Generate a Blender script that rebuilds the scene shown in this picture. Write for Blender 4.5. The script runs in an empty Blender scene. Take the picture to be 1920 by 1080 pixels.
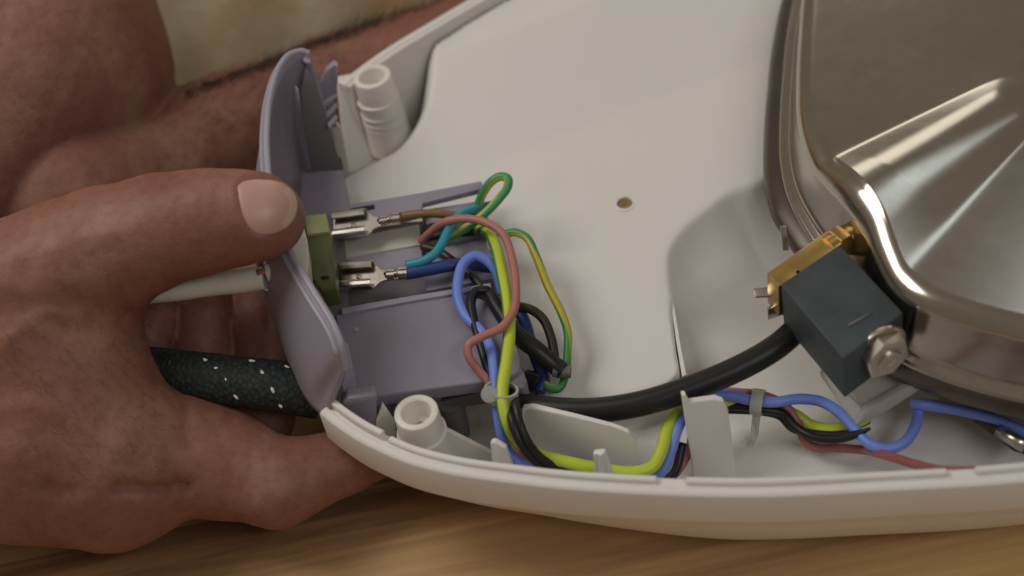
import bpy, bmesh, math, random
import numpy as np
from mathutils import Vector, Matrix

random.seed(7)
SC = bpy.context.scene
COL = SC.collection

# ------------------------------------------------------------------ camera (1 unit = 1 cm)
FPX = 3014.0                       # focal length in pixels of a 1920 px wide frame
TH, PHI = math.radians(48), math.radians(11.5)
_r, _u = Vector((1, 0, 0)), Vector((0, math.sin(TH), math.cos(TH)))
FW = Vector((0, math.cos(TH), -math.sin(TH)))
RT = _r * math.cos(PHI) - _u * math.sin(PHI)
UP = _r * math.sin(PHI) + _u * math.cos(PHI)
CAM = Vector((0, 0, 3.0)) - FW * 40.0
cd = bpy.data.cameras.new('camera')
cam = bpy.data.objects.new('camera', cd)
COL.objects.link(cam)
cam.matrix_world = Matrix(((RT.x, UP.x, -FW.x, CAM.x), (RT.y, UP.y, -FW.y, CAM.y), (RT.z, UP.z, -FW.z, CAM.z), (0, 0, 0, 1)))
cd.sensor_width = 36.0
cd.lens = 36.0 * FPX / 1920.0
cd.clip_start, cd.clip_end = 0.5, 2000
cd.dof.use_dof = True
cd.dof.focus_distance = 38.6
cd.dof.aperture_fstop = cd.lens / 1000.0 / 0.64
SC.camera = cam

# ------------------------------------------------------------------ light
w = bpy.data.worlds.new('World')
SC.world = w
w.use_nodes = True
bg = w.node_tree.nodes['Background']
bg.inputs['Color'].default_value = (0.185, 0.155, 0.122, 1)
bg.inputs['Strength'].default_value = 1.0
SC.view_settings.view_transform = 'Standard'
SC.view_settings.look = 'None'
SC.view_settings.exposure = 0.0
SC.view_settings.gamma = 1.0


def area(name, loc, tgt, size, power, col, sy=None):
    l = bpy.data.lights.new(name, 'AREA')
    l.energy = power
    l.color = col
    l.shape = 'RECTANGLE'
    l.size = size
    l.size_y = sy or size
    o = bpy.data.objects.new(name, l)
    COL.objects.link(o)
    o.location = loc
    d = Vector(tgt) - Vector(loc)
    o.rotation_euler = d.to_track_quat('-Z', 'Y').to_euler()
    return o


area('softbox_lamp', (-27, 11, 47), (3, 0, 2), 24, 11600, (1.0, 0.97, 0.92))
area('front_window_lamp', (23, -35, 48), (8, 0, 2), 30, 5400, (0.94, 0.97, 1.0), 9)
area('side_window_lamp', (33, 23, 55), (9, 0, 5), 15, 900, (0.80, 0.97, 1.0))
area('far_window_lamp', (19, 62, 29), (9, 0, 5), 26, 2500, (1.0, 0.97, 0.84), 20)


# ------------------------------------------------------------------ helpers
def ray(px, py):
    return FW + RT * ((px - 960) / FPX) + UP * ((540 - py) / FPX)


def at(px, py, z):
    d = ray(px, py)
    return CAM + d * ((z - CAM.z) / d.z)


def pix(p):
    v = Vector(p) - CAM
    d = v.dot(FW)
    return 960 + FPX * v.dot(RT) / d, 540 - FPX * v.dot(UP) / d, d


def cm(rpx, p):
    return rpx * (Vector(p) - CAM).dot(FW) / FPX


def lin(r, g, b):
    f = lambda c: (c / 12.92 if c <= 0.04045 else ((c + 0.055) / 1.055) ** 2.4)
    return (f(r / 255), f(g / 255), f(b / 255), 1)


def obj(name, me, mat=None, parent=None):
    if isinstance(me, bmesh.types.BMesh):
        bm = me
        bmesh.ops.recalc_face_normals(bm, faces=bm.faces)
        me = bpy.data.meshes.new(name)
        bm.to_mesh(me)
        bm.free()
    o = bpy.data.objects.new(name, me)
    COL.objects.link(o)
    if mat and not me.materials:
        me.materials.append(mat)
    if parent:
        o.parent = parent
    return o


def tag(o, label=None, cat=None, group=None, kind=None):
    for k, v in (('label', label), ('category', cat), ('group', group), ('kind', kind)):
        if v:
            o[k] = v
    return o


def empty(name, label, cat, loc=(0, 0, 0), group=None):
    # parts are modelled in world space, so the empty stays at the origin and its display offset carries the base
    o = bpy.data.objects.new(name, None)
    COL.objects.link(o)
    return tag(o, label, cat, group)


def smooth(o, ang=None):
    me = o.data
    me.shade_smooth()
    if ang is not None:
        me.set_sharp_from_angle(angle=math.radians(ang))
    return o


def bevel(bm, w, seg=2, ang=30):
    es = [e for e in bm.edges if len(e.link_faces) == 2 and e.calc_face_angle(0) > math.radians(ang)]
    bmesh.ops.bevel(bm, geom=es, offset=w, segments=seg, affect='EDGES', profile=0.6, clamp_overlap=True)


def catmull(pts, n=10, closed=False):
    P = [Vector(p) for p in pts]
    out = []
    m = len(P)
    for i in range(m if closed else m - 1):
        if closed:
            a, b, c, d = P[(i - 1) % m], P[i], P[(i + 1) % m], P[(i + 2) % m]
        else:
            a, b, c, d = P[max(i - 1, 0)], P[i], P[i + 1], P[min(i + 2, m - 1)]
        # centripetal-like: scale the tangents by segment length
        l1, l0, l2 = (c - b).length, (b - a).length or 1e-6, (d - c).length or 1e-6
        t1 = ((b - a) / l0 + (c - b) / max(l1, 1e-6)) * 0.5 * l1 if i > 0 or closed else (c - b)
        t2 = ((c - b) / max(l1, 1e-6) + (d - c) / l2) * 0.5 * l1 if i < m - 2 or closed else (c - b)
        for k in range(n):
            t = k / n
            h = (2 * t**3 - 3 * t**2 + 1, t**3 - 2 * t**2 + t, -2 * t**3 + 3 * t**2, t**3 - t**2)
            out.append(b * h[0] + t1 * h[1] + c * h[2] + t2 * h[3])
    if not closed:
        out.append(P[-1])
    return out


def tube_bm(pts, rad, n=12, bm=None, cap=True, twist=0.0, sub=8, flat=1.0):
    """round tube along a smooth path, with u round it and v in cm along it"""
    path = catmull(pts, sub) if sub else [Vector(p) for p in pts]
    bm = bm or bmesh.new()
    uvl = bm.loops.layers.uv.verify()
    T = []
    for i in range(len(path)):
        d = path[min(i + 1, len(path) - 1)] - path[max(i - 1, 0)]
        T.append(d.normalized() if d.length > 1e-9 else (T[-1] if T else Vector((1, 0, 0))))
    N = Vector((0, 0, 1)) - T[0] * T[0].z
    if N.length < 0.05:
        N = Vector((0, 1, 0)) - T[0] * T[0].y
    N.normalize()
    rings, L, ls = [], 0, []
    for i, p in enumerate(path):
        if i:
            N = N - T[i] * N.dot(T[i])
            N.normalize()
            L += (p - path[i - 1]).length
        ls.append(L)
        B = T[i].cross(N)
        r = rad(i / (len(path) - 1)) if callable(rad) else rad
        rings.append([bm.verts.new(p + (N * math.cos(a) * flat + B * math.sin(a)) * r) for a in
                      [2 * math.pi * k / n + twist * L for k in range(n)]])
    for i in range(len(rings) - 1):
        for k in range(n):
            f = bm.faces.new((rings[i][k], rings[i][(k + 1) % n], rings[i + 1][(k + 1) % n], rings[i + 1][k]))
            f.smooth = True
            for l, (a, b) in zip(f.loops, ((k, i), (k + 1, i), (k + 1, i + 1), (k, i + 1))):
                l[uvl].uv = (a / n, ls[b])
    if cap:
        for rg in (rings[0], rings[-1]):
            bm.faces.new(rg)
    return bm


def px(pts):
    """(px, py, z) triples to points"""
    return [at(*p) for p in pts]


def slab_bm(pts, vec, bm=None, bev=0.03, seg=2):
    """closed polygon pushed along vec"""
    bm2 = bmesh.new()
    a = [bm2.verts.new(p) for p in pts]
    b = [bm2.verts.new(Vector(p) + Vector(vec)) for p in pts]
    bm2.faces.new(a)
    bm2.faces.new(b[::-1])
    n = len(a)
    for i in range(n):
        bm2.faces.new((a[i], b[i], b[(i + 1) % n], a[(i + 1) % n]))
    bmesh.ops.recalc_face_normals(bm2, faces=bm2.faces)
    if bev:
        bevel(bm2, bev, seg)
    if bm is None:
        return bm2
    me = bpy.data.meshes.new('t')
    bm2.to_mesh(me)
    bm2.free()
    bm.from_mesh(me)
    bpy.data.meshes.remove(me)
    return bm


def lathe_bm(c, prof, n=40, axis=Vector((0, 0, 1)), bm=None):
    """prof: (radius, height) rows"""
    bm = bm or bmesh.new()
    q = Vector((0, 0, 1)).rotation_difference(axis)
    rows = []
    for r, z in prof:
        rows.append([bm.verts.new(Vector(c) + q @ Vector((r * math.cos(2 * math.pi * k / n), r * math.sin(2 * math.pi * k / n), z))) for k in range(n)])
    for i in range(len(rows) - 1):
        for k in range(n):
            bm.faces.new((rows[i][k], rows[i][(k + 1) % n], rows[i + 1][(k + 1) % n], rows[i + 1][k])).smooth = True
    bm.faces.new(rows[0])
    bm.faces.new(rows[-1])
    return bm


# ------------------------------------------------------------------ materials
def nodes(name):
    m = bpy.data.materials.new(name)
    m.use_nodes = True
    nt = m.node_tree
    return m, nt, nt.nodes['Principled BSDF']


def add(nt, t, **kw):
    n = nt.nodes.new(t)
    for k, v in kw.items():
        if k in n.inputs:
            n.inputs[k].default_value = v
        else:
            setattr(n, k, v)
    return n


def noise_var(nt, b, c1, c2, scale=0.6, detail=6, lo=0.3, hi=0.7, coord='Object'):
    tc = add(nt, 'ShaderNodeTexCoord')
    nz = add(nt, 'ShaderNodeTexNoise', Scale=scale, Detail=detail, Roughness=0.6)
    nt.links.new(tc.outputs[coord], nz.inputs['Vector'])
    cr = add(nt, 'ShaderNodeValToRGB')
    cr.color_ramp.elements[0].position, cr.color_ramp.elements[0].color = lo, c1
    cr.color_ramp.elements[1].position, cr.color_ramp.elements[1].color = hi, c2
    nt.links.new(nz.outputs['Fac'], cr.inputs['Fac'])
    nt.links.new(cr.outputs['Color'], b.inputs['Base Color'])
    return tc, cr


def bump(nt, b, tc, scale, strength, dist=0.02, detail=4):
    nz = add(nt, 'ShaderNodeTexNoise', Scale=scale, Detail=detail, Roughness=0.6)
    nt.links.new(tc.outputs['Object'], nz.inputs['Vector'])
    bp = add(nt, 'ShaderNodeBump', Strength=strength, Distance=dist)
    nt.links.new(nz.outputs['Fac'], bp.inputs['Height'])
    nt.links.new(bp.outputs['Normal'], b.inputs['Normal'])
    return bp


def sc(c, k):
    return (c[0] * k, c[1] * k, c[2] * k, 1)


def plastic(name, c, rough=0.4, var=0.06, bs=18, bst=0.08, sss=0.0, trans=0.0):
    m, nt, b = nodes(name)
    tc, _ = noise_var(nt, b, sc(c, 1 - var), sc(c, 1 + var), 0.5)
    b.inputs['Roughness'].default_value = rough
    b.inputs['Specular IOR Level'].default_value = 0.4
    if sss:
        b.inputs['Subsurface Weight'].default_value = sss
        b.inputs['Subsurface Radius'].default_value = (0.3, 0.28, 0.24)
        b.inputs['Subsurface Scale'].default_value = 0.5
    if trans:
        b.inputs['Transmission Weight'].default_value = trans
    if bst:
        bump(nt, b, tc, bs, bst)
    return m


def metal(name, c, rough=0.25, var=0.12, bs=6, bst=0.03, rv=0.06):
    m, nt, b = nodes(name)
    tc, cr = noise_var(nt, b, sc(c, 1 - var), sc(c, 1 + var), 0.8)
    b.inputs['Metallic'].default_value = 1
    nz = add(nt, 'ShaderNodeTexNoise', Scale=2.5, Detail=5)
    nt.links.new(tc.outputs['Object'], nz.inputs['Vector'])
    mr = add(nt, 'ShaderNodeMapRange')
    mr.inputs['To Min'].default_value = rough - rv
    mr.inputs['To Max'].default_value = rough + rv
    nt.links.new(nz.outputs['Fac'], mr.inputs['Value'])
    nt.links.new(mr.outputs['Result'], b.inputs['Roughness'])
    bump(nt, b, tc, bs, bst, 0.01)
    return m


def striped(name, c1, c2, width=0.3, twist=0.0, rough=0.42, phase=0.0):
    """wire insulation in two colours, the stripe running along (u) with a slow twist (v)"""
    m, nt, b = nodes(name)
    uv = add(nt, 'ShaderNodeUVMap')
    sp = add(nt, 'ShaderNodeSeparateXYZ')
    nt.links.new(uv.outputs['UV'], sp.inputs[0])
    mu = add(nt, 'ShaderNodeMath', operation='MULTIPLY_ADD')
    nt.links.new(sp.outputs['Y'], mu.inputs[0])
    mu.inputs[1].default_value = twist
    nt.links.new(sp.outputs['X'], mu.inputs[2])
    ad = add(nt, 'ShaderNodeMath', operation='ADD')
    nt.links.new(mu.outputs[0], ad.inputs[0])
    ad.inputs[1].default_value = phase
    fr = add(nt, 'ShaderNodeMath', operation='FRACT')
    nt.links.new(ad.outputs[0], fr.inputs[0])
    cr = add(nt, 'ShaderNodeValToRGB')
    e = cr.color_ramp.elements
    e[0].position, e[0].color = 0.02, c1
    e[1].position, e[1].color = 0.06, c2
    x = e.new(width)
    x.color = c2
    x = e.new(width + 0.05)
    x.color = c1
    nt.links.new(fr.outputs[0], cr.inputs['Fac'])
    nt.links.new(cr.outputs['Color'], b.inputs['Base Color'])
    b.inputs['Roughness'].default_value = rough
    return m


M = {}
M['white'] = plastic('white_plastic', (0.75, 0.715, 0.68, 1), 0.42, 0.012, 30, 0.05)
M['white_trim'] = plastic('white_trim_plastic', (0.76, 0.72, 0.66, 1), 0.4, 0.03, 30, 0.04, sss=0.15)
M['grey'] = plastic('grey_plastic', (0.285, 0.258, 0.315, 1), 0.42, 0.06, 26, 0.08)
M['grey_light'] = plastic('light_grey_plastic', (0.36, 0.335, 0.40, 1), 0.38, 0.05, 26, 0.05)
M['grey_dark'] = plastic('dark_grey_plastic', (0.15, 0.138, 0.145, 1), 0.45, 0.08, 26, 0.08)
M['cream'] = plastic('cream_plastic', (0.62, 0.59, 0.50, 1), 0.4, 0.05, 20, 0.05)
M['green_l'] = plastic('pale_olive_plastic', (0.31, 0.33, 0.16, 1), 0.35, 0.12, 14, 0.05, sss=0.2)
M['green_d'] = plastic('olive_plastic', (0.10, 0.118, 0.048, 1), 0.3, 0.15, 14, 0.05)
M['black'] = plastic('black_rubber', (0.012, 0.012, 0.012, 1), 0.42, 0.15, 14, 0.12)
M['blackw'] = plastic('black_insulation', (0.014, 0.013, 0.014, 1), 0.4, 0.1, 20, 0.05)
M['coil'] = plastic('slate_resin', (0.045, 0.056, 0.062, 1), 0.55, 0.4, 22, 0.2)
M['blue'] = plastic('blue_insulation', (0.17, 0.26, 0.72, 1), 0.42, 0.07, 20, 0.04)
M['navy'] = plastic('navy_sleeve', (0.022, 0.05, 0.19, 1), 0.45, 0.1, 20, 0.05)
M['teal'] = plastic('teal_insulation', (0.035, 0.29, 0.37, 1), 0.4, 0.1, 20, 0.05)
M['pink'] = plastic('dusty_pink_insulation', (0.42, 0.17, 0.145, 1), 0.45, 0.08, 20, 0.05)
M['red'] = plastic('maroon_insulation', (0.33, 0.11, 0.10, 1), 0.45, 0.1, 20, 0.05)
M['brown'] = plastic('brown_insulation', (0.22, 0.115, 0.055, 1), 0.45, 0.1, 20, 0.05)
M['dkbrown'] = plastic('dark_brown_insulation', (0.045, 0.028, 0.022, 1), 0.42, 0.1, 20, 0.05)
M['lime'] = striped('lime_insulation', (0.52, 0.62, 0.04, 1), (0.07, 0.24, 0.08, 1), 0.28, 0.0, phase=0.945)
M['earth'] = striped('earth_insulation', (0.50, 0.42, 0.035, 1), (0.05, 0.26, 0.08, 1), 0.45, 0.22)
M['earth_g'] = striped('green_earth_insulation', (0.05, 0.30, 0.10, 1), (0.46, 0.42, 0.05, 1), 0.45, 0.10, phase=0.3)
M['tie'] = plastic('translucent_nylon', (0.60, 0.59, 0.54, 1), 0.35, 0.05, 20, 0.04, sss=0.3, trans=0.4)
M['cord'] = plastic('ivory_sheath', (0.62, 0.58, 0.49, 1), 0.5, 0.05, 12, 0.1)
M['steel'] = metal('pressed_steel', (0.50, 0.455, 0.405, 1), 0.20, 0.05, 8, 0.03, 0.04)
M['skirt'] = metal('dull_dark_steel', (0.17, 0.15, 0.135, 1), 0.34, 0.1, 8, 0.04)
M['tin'] = metal('tinned_metal', (0.66, 0.61, 0.56, 1), 0.24, 0.1, 10, 0.05)
M['nut'] = metal('zinc_metal', (0.62, 0.57, 0.50, 1), 0.3, 0.12, 10, 0.08)
M['brass'] = metal('brass', (0.50, 0.335, 0.12, 1), 0.38, 0.2, 9, 0.15)


def wood():
    m, nt, b = nodes('table_wood')
    tc = add(nt, 'ShaderNodeTexCoord')
    mp = add(nt, 'ShaderNodeMapping')
    mp.inputs['Rotation'].default_value = (0, 0, math.radians(-6))
    mp.inputs['Scale'].default_value = (0.035, 0.62, 0.5)
    nt.links.new(tc.outputs['Object'], mp.inputs['Vector'])
    nz = add(nt, 'ShaderNodeTexNoise', Scale=1.0, Detail=7, Roughness=0.58, Distortion=0.5)
    nt.links.new(mp.outputs[0], nz.inputs['Vector'])
    cr = add(nt, 'ShaderNodeValToRGB')
    e = cr.color_ramp.elements
    e[0].position, e[0].color = 0.36, (0.185, 0.09, 0.043, 1)
    e[1].position, e[1].color = 0.63, (0.70, 0.46, 0.205, 1)
    x = e.new(0.47)
    x.color = (0.44, 0.255, 0.12, 1)
    nt.links.new(nz.outputs['Fac'], cr.inputs['Fac'])
    nt.links.new(cr.outputs['Color'], b.inputs['Base Color'])
    b.inputs['Roughness'].default_value = 0.5
    bp = add(nt, 'ShaderNodeBump', Strength=0.1, Distance=0.02)
    nt.links.new(nz.outputs['Fac'], bp.inputs['Height'])
    nt.links.new(bp.outputs['Normal'], b.inputs['Normal'])
    return m


def skin():
    m, nt, b = nodes('skin')
    tc = add(nt, 'ShaderNodeTexCoord')
    n1 = add(nt, 'ShaderNodeTexNoise', Scale=0.5, Detail=6, Roughness=0.6)
    n2 = add(nt, 'ShaderNodeTexNoise', Scale=5.0, Detail=4, Roughness=0.6)
    nt.links.new(tc.outputs['Object'], n1.inputs['Vector'])
    nt.links.new(tc.outputs['Object'], n2.inputs['Vector'])
    cr = add(nt, 'ShaderNodeValToRGB')
    e = cr.color_ramp.elements
    e[0].position, e[0].color = 0.28, (0.210, 0.079, 0.058, 1)
    e[1].position, e[1].color = 0.74, (0.315, 0.172, 0.112, 1)
    x = e.new(0.5)
    x.color = (0.25, 0.110, 0.078, 1)
    nt.links.new(n1.outputs['Fac'], cr.inputs['Fac'])
    cr2 = add(nt, 'ShaderNodeValToRGB')
    e = cr2.color_ramp.elements
    e[0].position, e[0].color = 0.30, (0.66, 0.52, 0.48, 1)
    e[1].position, e[1].color = 0.55, (1, 1, 1, 1)
    nt.links.new(n2.outputs['Fac'], cr2.inputs['Fac'])
    mx = add(nt, 'ShaderNodeMixRGB', blend_type='MULTIPLY')
    mx.inputs['Fac'].default_value = 0.45
    nt.links.new(cr.outputs['Color'], mx.inputs['Color1'])
    nt.links.new(cr2.outputs['Color'], mx.inputs['Color2'])
    nt.links.new(mx.outputs['Color'], b.inputs['Base Color'])
    b.inputs['Roughness'].default_value = 0.55
    b.inputs['Specular IOR Level'].default_value = 0.35
    b.inputs['Subsurface Weight'].default_value = 0.15
    b.inputs['Subsurface Radius'].default_value = (0.5, 0.2, 0.1)
    b.inputs['Subsurface Scale'].default_value = 0.35
    # fine skin cells and soft folds
    v = add(nt, 'ShaderNodeTexVoronoi', Scale=9.0)
    v.feature = 'DISTANCE_TO_EDGE'
    nt.links.new(tc.outputs['Object'], v.inputs['Vector'])
    n3 = add(nt, 'ShaderNodeTexNoise', Scale=2.2, Detail=6, Roughness=0.65)
    nt.links.new(tc.outputs['Object'], n3.inputs['Vector'])
    ma = add(nt, 'ShaderNodeMath', operation='MULTIPLY_ADD')
    nt.links.new(v.outputs['Distance'], ma.inputs[0])
    ma.inputs[1].default_value = 0.5
    nt.links.new(n3.outputs['Fac'], ma.inputs[2])
    bp = add(nt, 'ShaderNodeBump', Strength=0.3, Distance=0.06)
    nt.links.new(ma.outputs[0], bp.inputs['Height'])
    nt.links.new(bp.outputs['Normal'], b.inputs['Normal'])
    return m


M['wood'] = wood()
M['skin'] = skin()
M['nail'] = plastic('nail', (0.52, 0.305, 0.25, 1), 0.36, 0.1, 6, 0.03, sss=0.2)
M['nail_edge'] = plastic('nail_edge', (0.58, 0.40, 0.31, 1), 0.4, 0.1, 6, 0.03, sss=0.2)
M['hair'] = plastic('dark_hair', (0.05, 0.03, 0.018, 1), 0.5, 0.1, 6, 0)


def braid():
    m, nt, b = nodes('braided_cloth')
    uv = add(nt, 'ShaderNodeUVMap')
    mp = add(nt, 'ShaderNodeMapping')
    mp.inputs['Scale'].default_value = (26, 9, 1)
    mp.inputs['Rotation'].default_value = (0, 0, 0.5)
    nt.links.new(uv.outputs['UV'], mp.inputs['Vector'])
    ck = add(nt, 'ShaderNodeTexVoronoi', Scale=1.0)
    ck.inputs['Randomness'].default_value = 0.65
    nt.links.new(mp.outputs[0], ck.inputs['Vector'])
    cr = add(nt, 'ShaderNodeValToRGB')
    cr.color_ramp.elements[0].color = (0.028, 0.046, 0.043, 1)
    cr.color_ramp.elements[1].color = (0.006, 0.010, 0.010, 1)
    cr.color_ramp.elements[1].position = 0.7
    nt.links.new(ck.outputs['Distance'], cr.inputs['Fac'])
    nt.links.new(cr.outputs['Color'], b.inputs['Base Color'])
    bp = add(nt, 'ShaderNodeBump', Strength=0.8, Distance=0.05)
    bp.invert = True
    nt.links.new(ck.outputs['Distance'], bp.inputs['Height'])
    nt.links.new(bp.outputs['Normal'], b.inputs['Normal'])
    b.inputs['Roughness'].default_value = 0.7
    return m


M['braid'] = braid()


def cloth():
    m, nt, b = nodes('cream_cloth')
    tc, _ = noise_var(nt, b, (0.62, 0.42, 0.22, 1), (0.72, 0.64, 0.44, 1), 0.22, 3, 0.40, 0.62)
    b.inputs['Roughness'].default_value = 0.9
    bump(nt, b, tc, 1.2, 0.5, 0.15)
    return m


M['cloth'] = cloth()

# ------------------------------------------------------------------ table
bm = bmesh.new()
bmesh.ops.create_grid(bm, x_segments=60, y_segments=60, size=60)
bmesh.ops.translate(bm, vec=(0, 0, 0), verts=bm.verts)
tag(obj('table_top', bm, M['wood']), 'pale brown wooden table top with long blurred grain', 'table', kind='structure')

# ------------------------------------------------------------------ white shell of the appliance
ZR = 4.0
FRONT = [(598, 774), (624, 795), (669, 825), (713, 847), (758, 866), (802, 879), (869, 893), (958, 905), (1042, 915), (1227, 927),
         (1422, 931), (1638, 921), (1920, 903), (2150, 870), (2400, 800), (2600, 650), (2750, 400), (2750, 100), (2600, -200), (2300, -390),
         (1900, -440), (1500, -312), (1200, -165), (1000, -66), (886, -8), (790, 48), (741, 77), (700, 104), (662, 132), (634, 154)]
outl = catmull([at(x, y, ZR) for x, y in FRONT], 10)
NO = []
for i, p in enumerate(outl):
    t = outl[min(i + 1, len(outl) - 1)] - outl[max(i - 1, 0)]
    NO.append(Vector((-t.y, t.x, 0)).normalized())        # inward (loop runs anticlockwise)

shell = empty('appliance_shell', 'open white plastic shell lying upside down on the wooden table with wiring inside', 'appliance shell')


def strip_from(prof, i0, i1, closed_prof=True):
    bm = bmesh.new()
    rows = []
    for i in range(i0, i1):
        rows.append([bm.verts.new(Vector((outl[i].x, outl[i].y, 0)) + NO[i] * a + Vector((0, 0, z))) for a, z in (prof(i) if callable(prof) else prof)])
    k = len(rows[0])
    for i in range(len(rows) - 1):
        for j in range(k if closed_prof else k - 1):
            bm.faces.new((rows[i][j], rows[i][(j + 1) % k], rows[i + 1][(j + 1) % k], rows[i + 1][j]))
    if closed_prof:
        bm.faces.new(rows[0])
        bm.faces.new(rows[-1][::-1])
    return bm


PROF = [(2.35, 0.10), (1.75, 0.35), (1.1, 1.1), (0.62, 1.95), (0.42, 2.5), (0.30, 2.86), (0.22, 2.93), (0.07, 2.95), (0.015, 2.98), (0.0, 3.05),
        (0.0, 3.90), (0.02, 3.96), (0.07, 4.0), (0.20, 4.0), (0.235, 3.98), (0.25, 3.92), (0.30, 3.92), (0.48, 3.91),
        (0.50, 3.6), (0.56, 2.9), (0.72, 2.5), (1.15, 1.75), (1.6, 1.15), (2.2, 0.72), (2.35, 0.6)]
PROFB = [(1.62, 0.08), (1.30, 0.30), (0.95, 0.8), (0.62, 1.4), (0.42, 2.1), (0.32, 2.86), (0.22, 2.93), (0.07, 2.95), (0.015, 2.98), (0.0, 3.05),
         (0.0, 3.90), (0.02, 3.96), (0.07, 4.0), (0.20, 4.0), (0.235, 3.98), (0.25, 3.92), (0.30, 3.92), (0.48, 3.91),
         (0.50, 3.6), (0.56, 2.9), (0.68, 2.4), (0.95, 1.6), (1.35, 1.1), (1.8, 0.72), (1.9, 0.5)]


PROFC = [(1.05, 0.2), (0.75, 0.35), (0.50, 0.7), (0.38, 1.2), (0.32, 2.0), (0.31, 2.86), (0.22, 2.93), (0.07, 2.95), (0.015, 2.98), (0.0, 3.05),
         (0.0, 3.90), (0.02, 3.96), (0.07, 4.0), (0.20, 4.0), (0.235, 3.98), (0.25, 3.92), (0.30, 3.92), (0.48, 3.91),
         (0.49, 3.6), (0.50, 2.9), (0.52, 2.4), (0.56, 1.6), (0.66, 1.1), (0.85, 0.8), (1.0, 0.6)]


def prof_at(i):
    a = (pix(outl[i])[0] - 880) / 520 if i < len(outl) * 0.4 else 1.0
    a = min(max(a, 0), 1)
    a = a * a * (3 - 2 * a)
    r_ = [(p[0] + (q_[0] - p[0]) * a, p[1] + (q_[1] - p[1]) * a) for p, q_ in zip(PROF, PROFB)]
    e = (outl[i] - outl[-1]).length
    if e < 4.5:
        a = min(max((4.5 - e) / 2.0, 0), 1)
        a = a * a * (3 - 2 * a)
        r_ = [(p[0] + (q_[0] - p[0]) * a, p[1] + (q_[1] - p[1]) * a) for p, q_ in zip(r_, PROFC)]
    return r_


smooth(obj('side_wall', strip_from(prof_at, 0, len(outl)), M['white'], shell), 28)


def near_i(x, y):
    q = at(x, y, ZR)
    return min(range(len(outl)), key=lambda i: (outl[i] - q).length)


LP = [(0.315, 3.88), (0.315, 4.02), (0.345, 4.05), (0.43, 4.05), (0.465, 4.02), (0.465, 3.88)]
for (a, b_) in (((713, 847), (1227, 927)), ((1282, 928), (1774, 914)), ((1834, 908), (2400, 800)), ((2400, 800), (634, 154))):
    i0, i1 = near_i(*a), near_i(*b_)
    smooth(obj('rim_lip', strip_from(LP, i0, i1 + 1), M['white'], shell), 40)
LP2 = [(a, z + 0.10 if z > 3.95 else z) for a, z in LP]
smooth(obj('rim_lip', strip_from(LP2, 0, near_i(706, 844)), M['white'], shell), 40)


# floor of the shell as a height field: raised plate, deep channel along the front and right
def sdf_poly(X, Y, poly):
    d = np.full(X.shape, 1e9)
    inside = np.zeros(X.shape, bool)
    n = len(poly)
    for i in range(n):
        x1, y1 = poly[i]
        x2, y2 = poly[(i + 1) % n]
        ex, ey = x2 - x1, y2 - y1
        wx, wy = X - x1, Y - y1
        t = np.clip((wx * ex + wy * ey) / (ex * ex + ey * ey + 1e-12), 0, 1)
        d = np.minimum(d, (wx - ex * t) ** 2 + (wy - ey * t) ** 2)
        c = ((y1 <= Y) & (y2 > Y)) | ((y2 <= Y) & (y1 > Y))
        xi = x1 + (Y - y1) / (ey if abs(ey) > 1e-12 else 1e-12) * ex
        inside ^= c & (X < xi)
    d = np.sqrt(d)
    return np.where(inside, -d, d)


def sstep(a, b, x):
    t = np.clip((x - a) / (b - a), 0, 1)
    return t * t * (3 - 2 * t)


inner = [(p + n * 0.52) for p, n in zip(outl, NO)]
tray_poly = [(p.x, p.y) for p in inner[:-1:4] + inner[-1:]] + [tuple(at(x_, y_, ZR)[:2]) for x_, y_ in ((590, 215), (560, 360), (570, 500), (585, 650))]
PLATE = [(645, 372, 2.1), (660, 600, 2.0), (690, 715, 2.0), (990, 748, 2.0), (1120, 758, 2.0), (1200, 748, 2.0), (1275, 706, 2.0), (1272, 660, 2.0),
         (1260, 580, 2.0), (1252, 515, 2.0), (1256, 478, 2.05), (1285, 436, 2.1), (1330, 395, 2.2), (1370, 368, 2.2), (1425, 345, 2.3), (1450, 322, 2.3), (1475, 280, 2.4), (1560, 180, 2.5),
         (1750, 60, 2.7), (1900, -120, 2.8), (1700, -360, 2.8), (1400, -240, 2.8), (1090, -104, 2.8), (1000, -60, 2.8), (900, 0, 2.8), (830, 48, 2.7), (806, 100, 2.7), (802, 145, 2.7), (799, 180, 2.6), (790, 222, 2.5),
         (770, 268, 2.4), (742, 308, 2.3), (690, 340, 2.2)]
pp = catmull([at(*p) for p in PLATE], 4, closed=True)
plate_poly = [(p.x, p.y) for p in pp]
xs = [p[0] for p in tray_poly]
ys = [p[1] for p in tray_poly]
H = 0.065
gx = np.arange(min(xs) - 0.2, min(max(xs), 17.5), H)
gy = np.arange(min(ys) - 0.2, max(ys) + 0.2, H)
X, Y = np.meshgrid(gx, gy)
dp = sdf_poly(X, Y, plate_poly)
dt = sdf_poly(X, Y, tray_poly)
y0 = at(1150, 755, 2.0).y
zp = 2.0 + 0.8 * np.clip((Y - y0) / 12.0, 0, 1.2)
# a faint fold across the plate
la, lb = at(1050, 262, 2.4), at(1470, 96, 2.6)
nx, ny = -(lb.y - la.y), (lb.x - la.x)
ln = math.hypot(nx, ny)
s = ((X - la.x) * nx + (Y - la.y) * ny) / ln
zp += 0.22 * np.log1p(np.exp(np.clip(s / 0.12, -30, 30))) * 0.12
# sunken dish round the cable loops and a soft swell above it
c = at(985, 500, 2.1)
zp -= 0.2 * np.exp(-((X - c.x) ** 2 + (Y - c.y) ** 2) / 1.6 ** 2)
c = at(1010, 345, 2.2)
zp += 0.05 * np.exp(-((X - c.x) ** 2 + (Y - c.y) ** 2) / 0.5 ** 2)
zlow = 0.95 + 0.10 * np.sin(X * 0.7) * np.cos(Y * 0.5)
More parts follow.
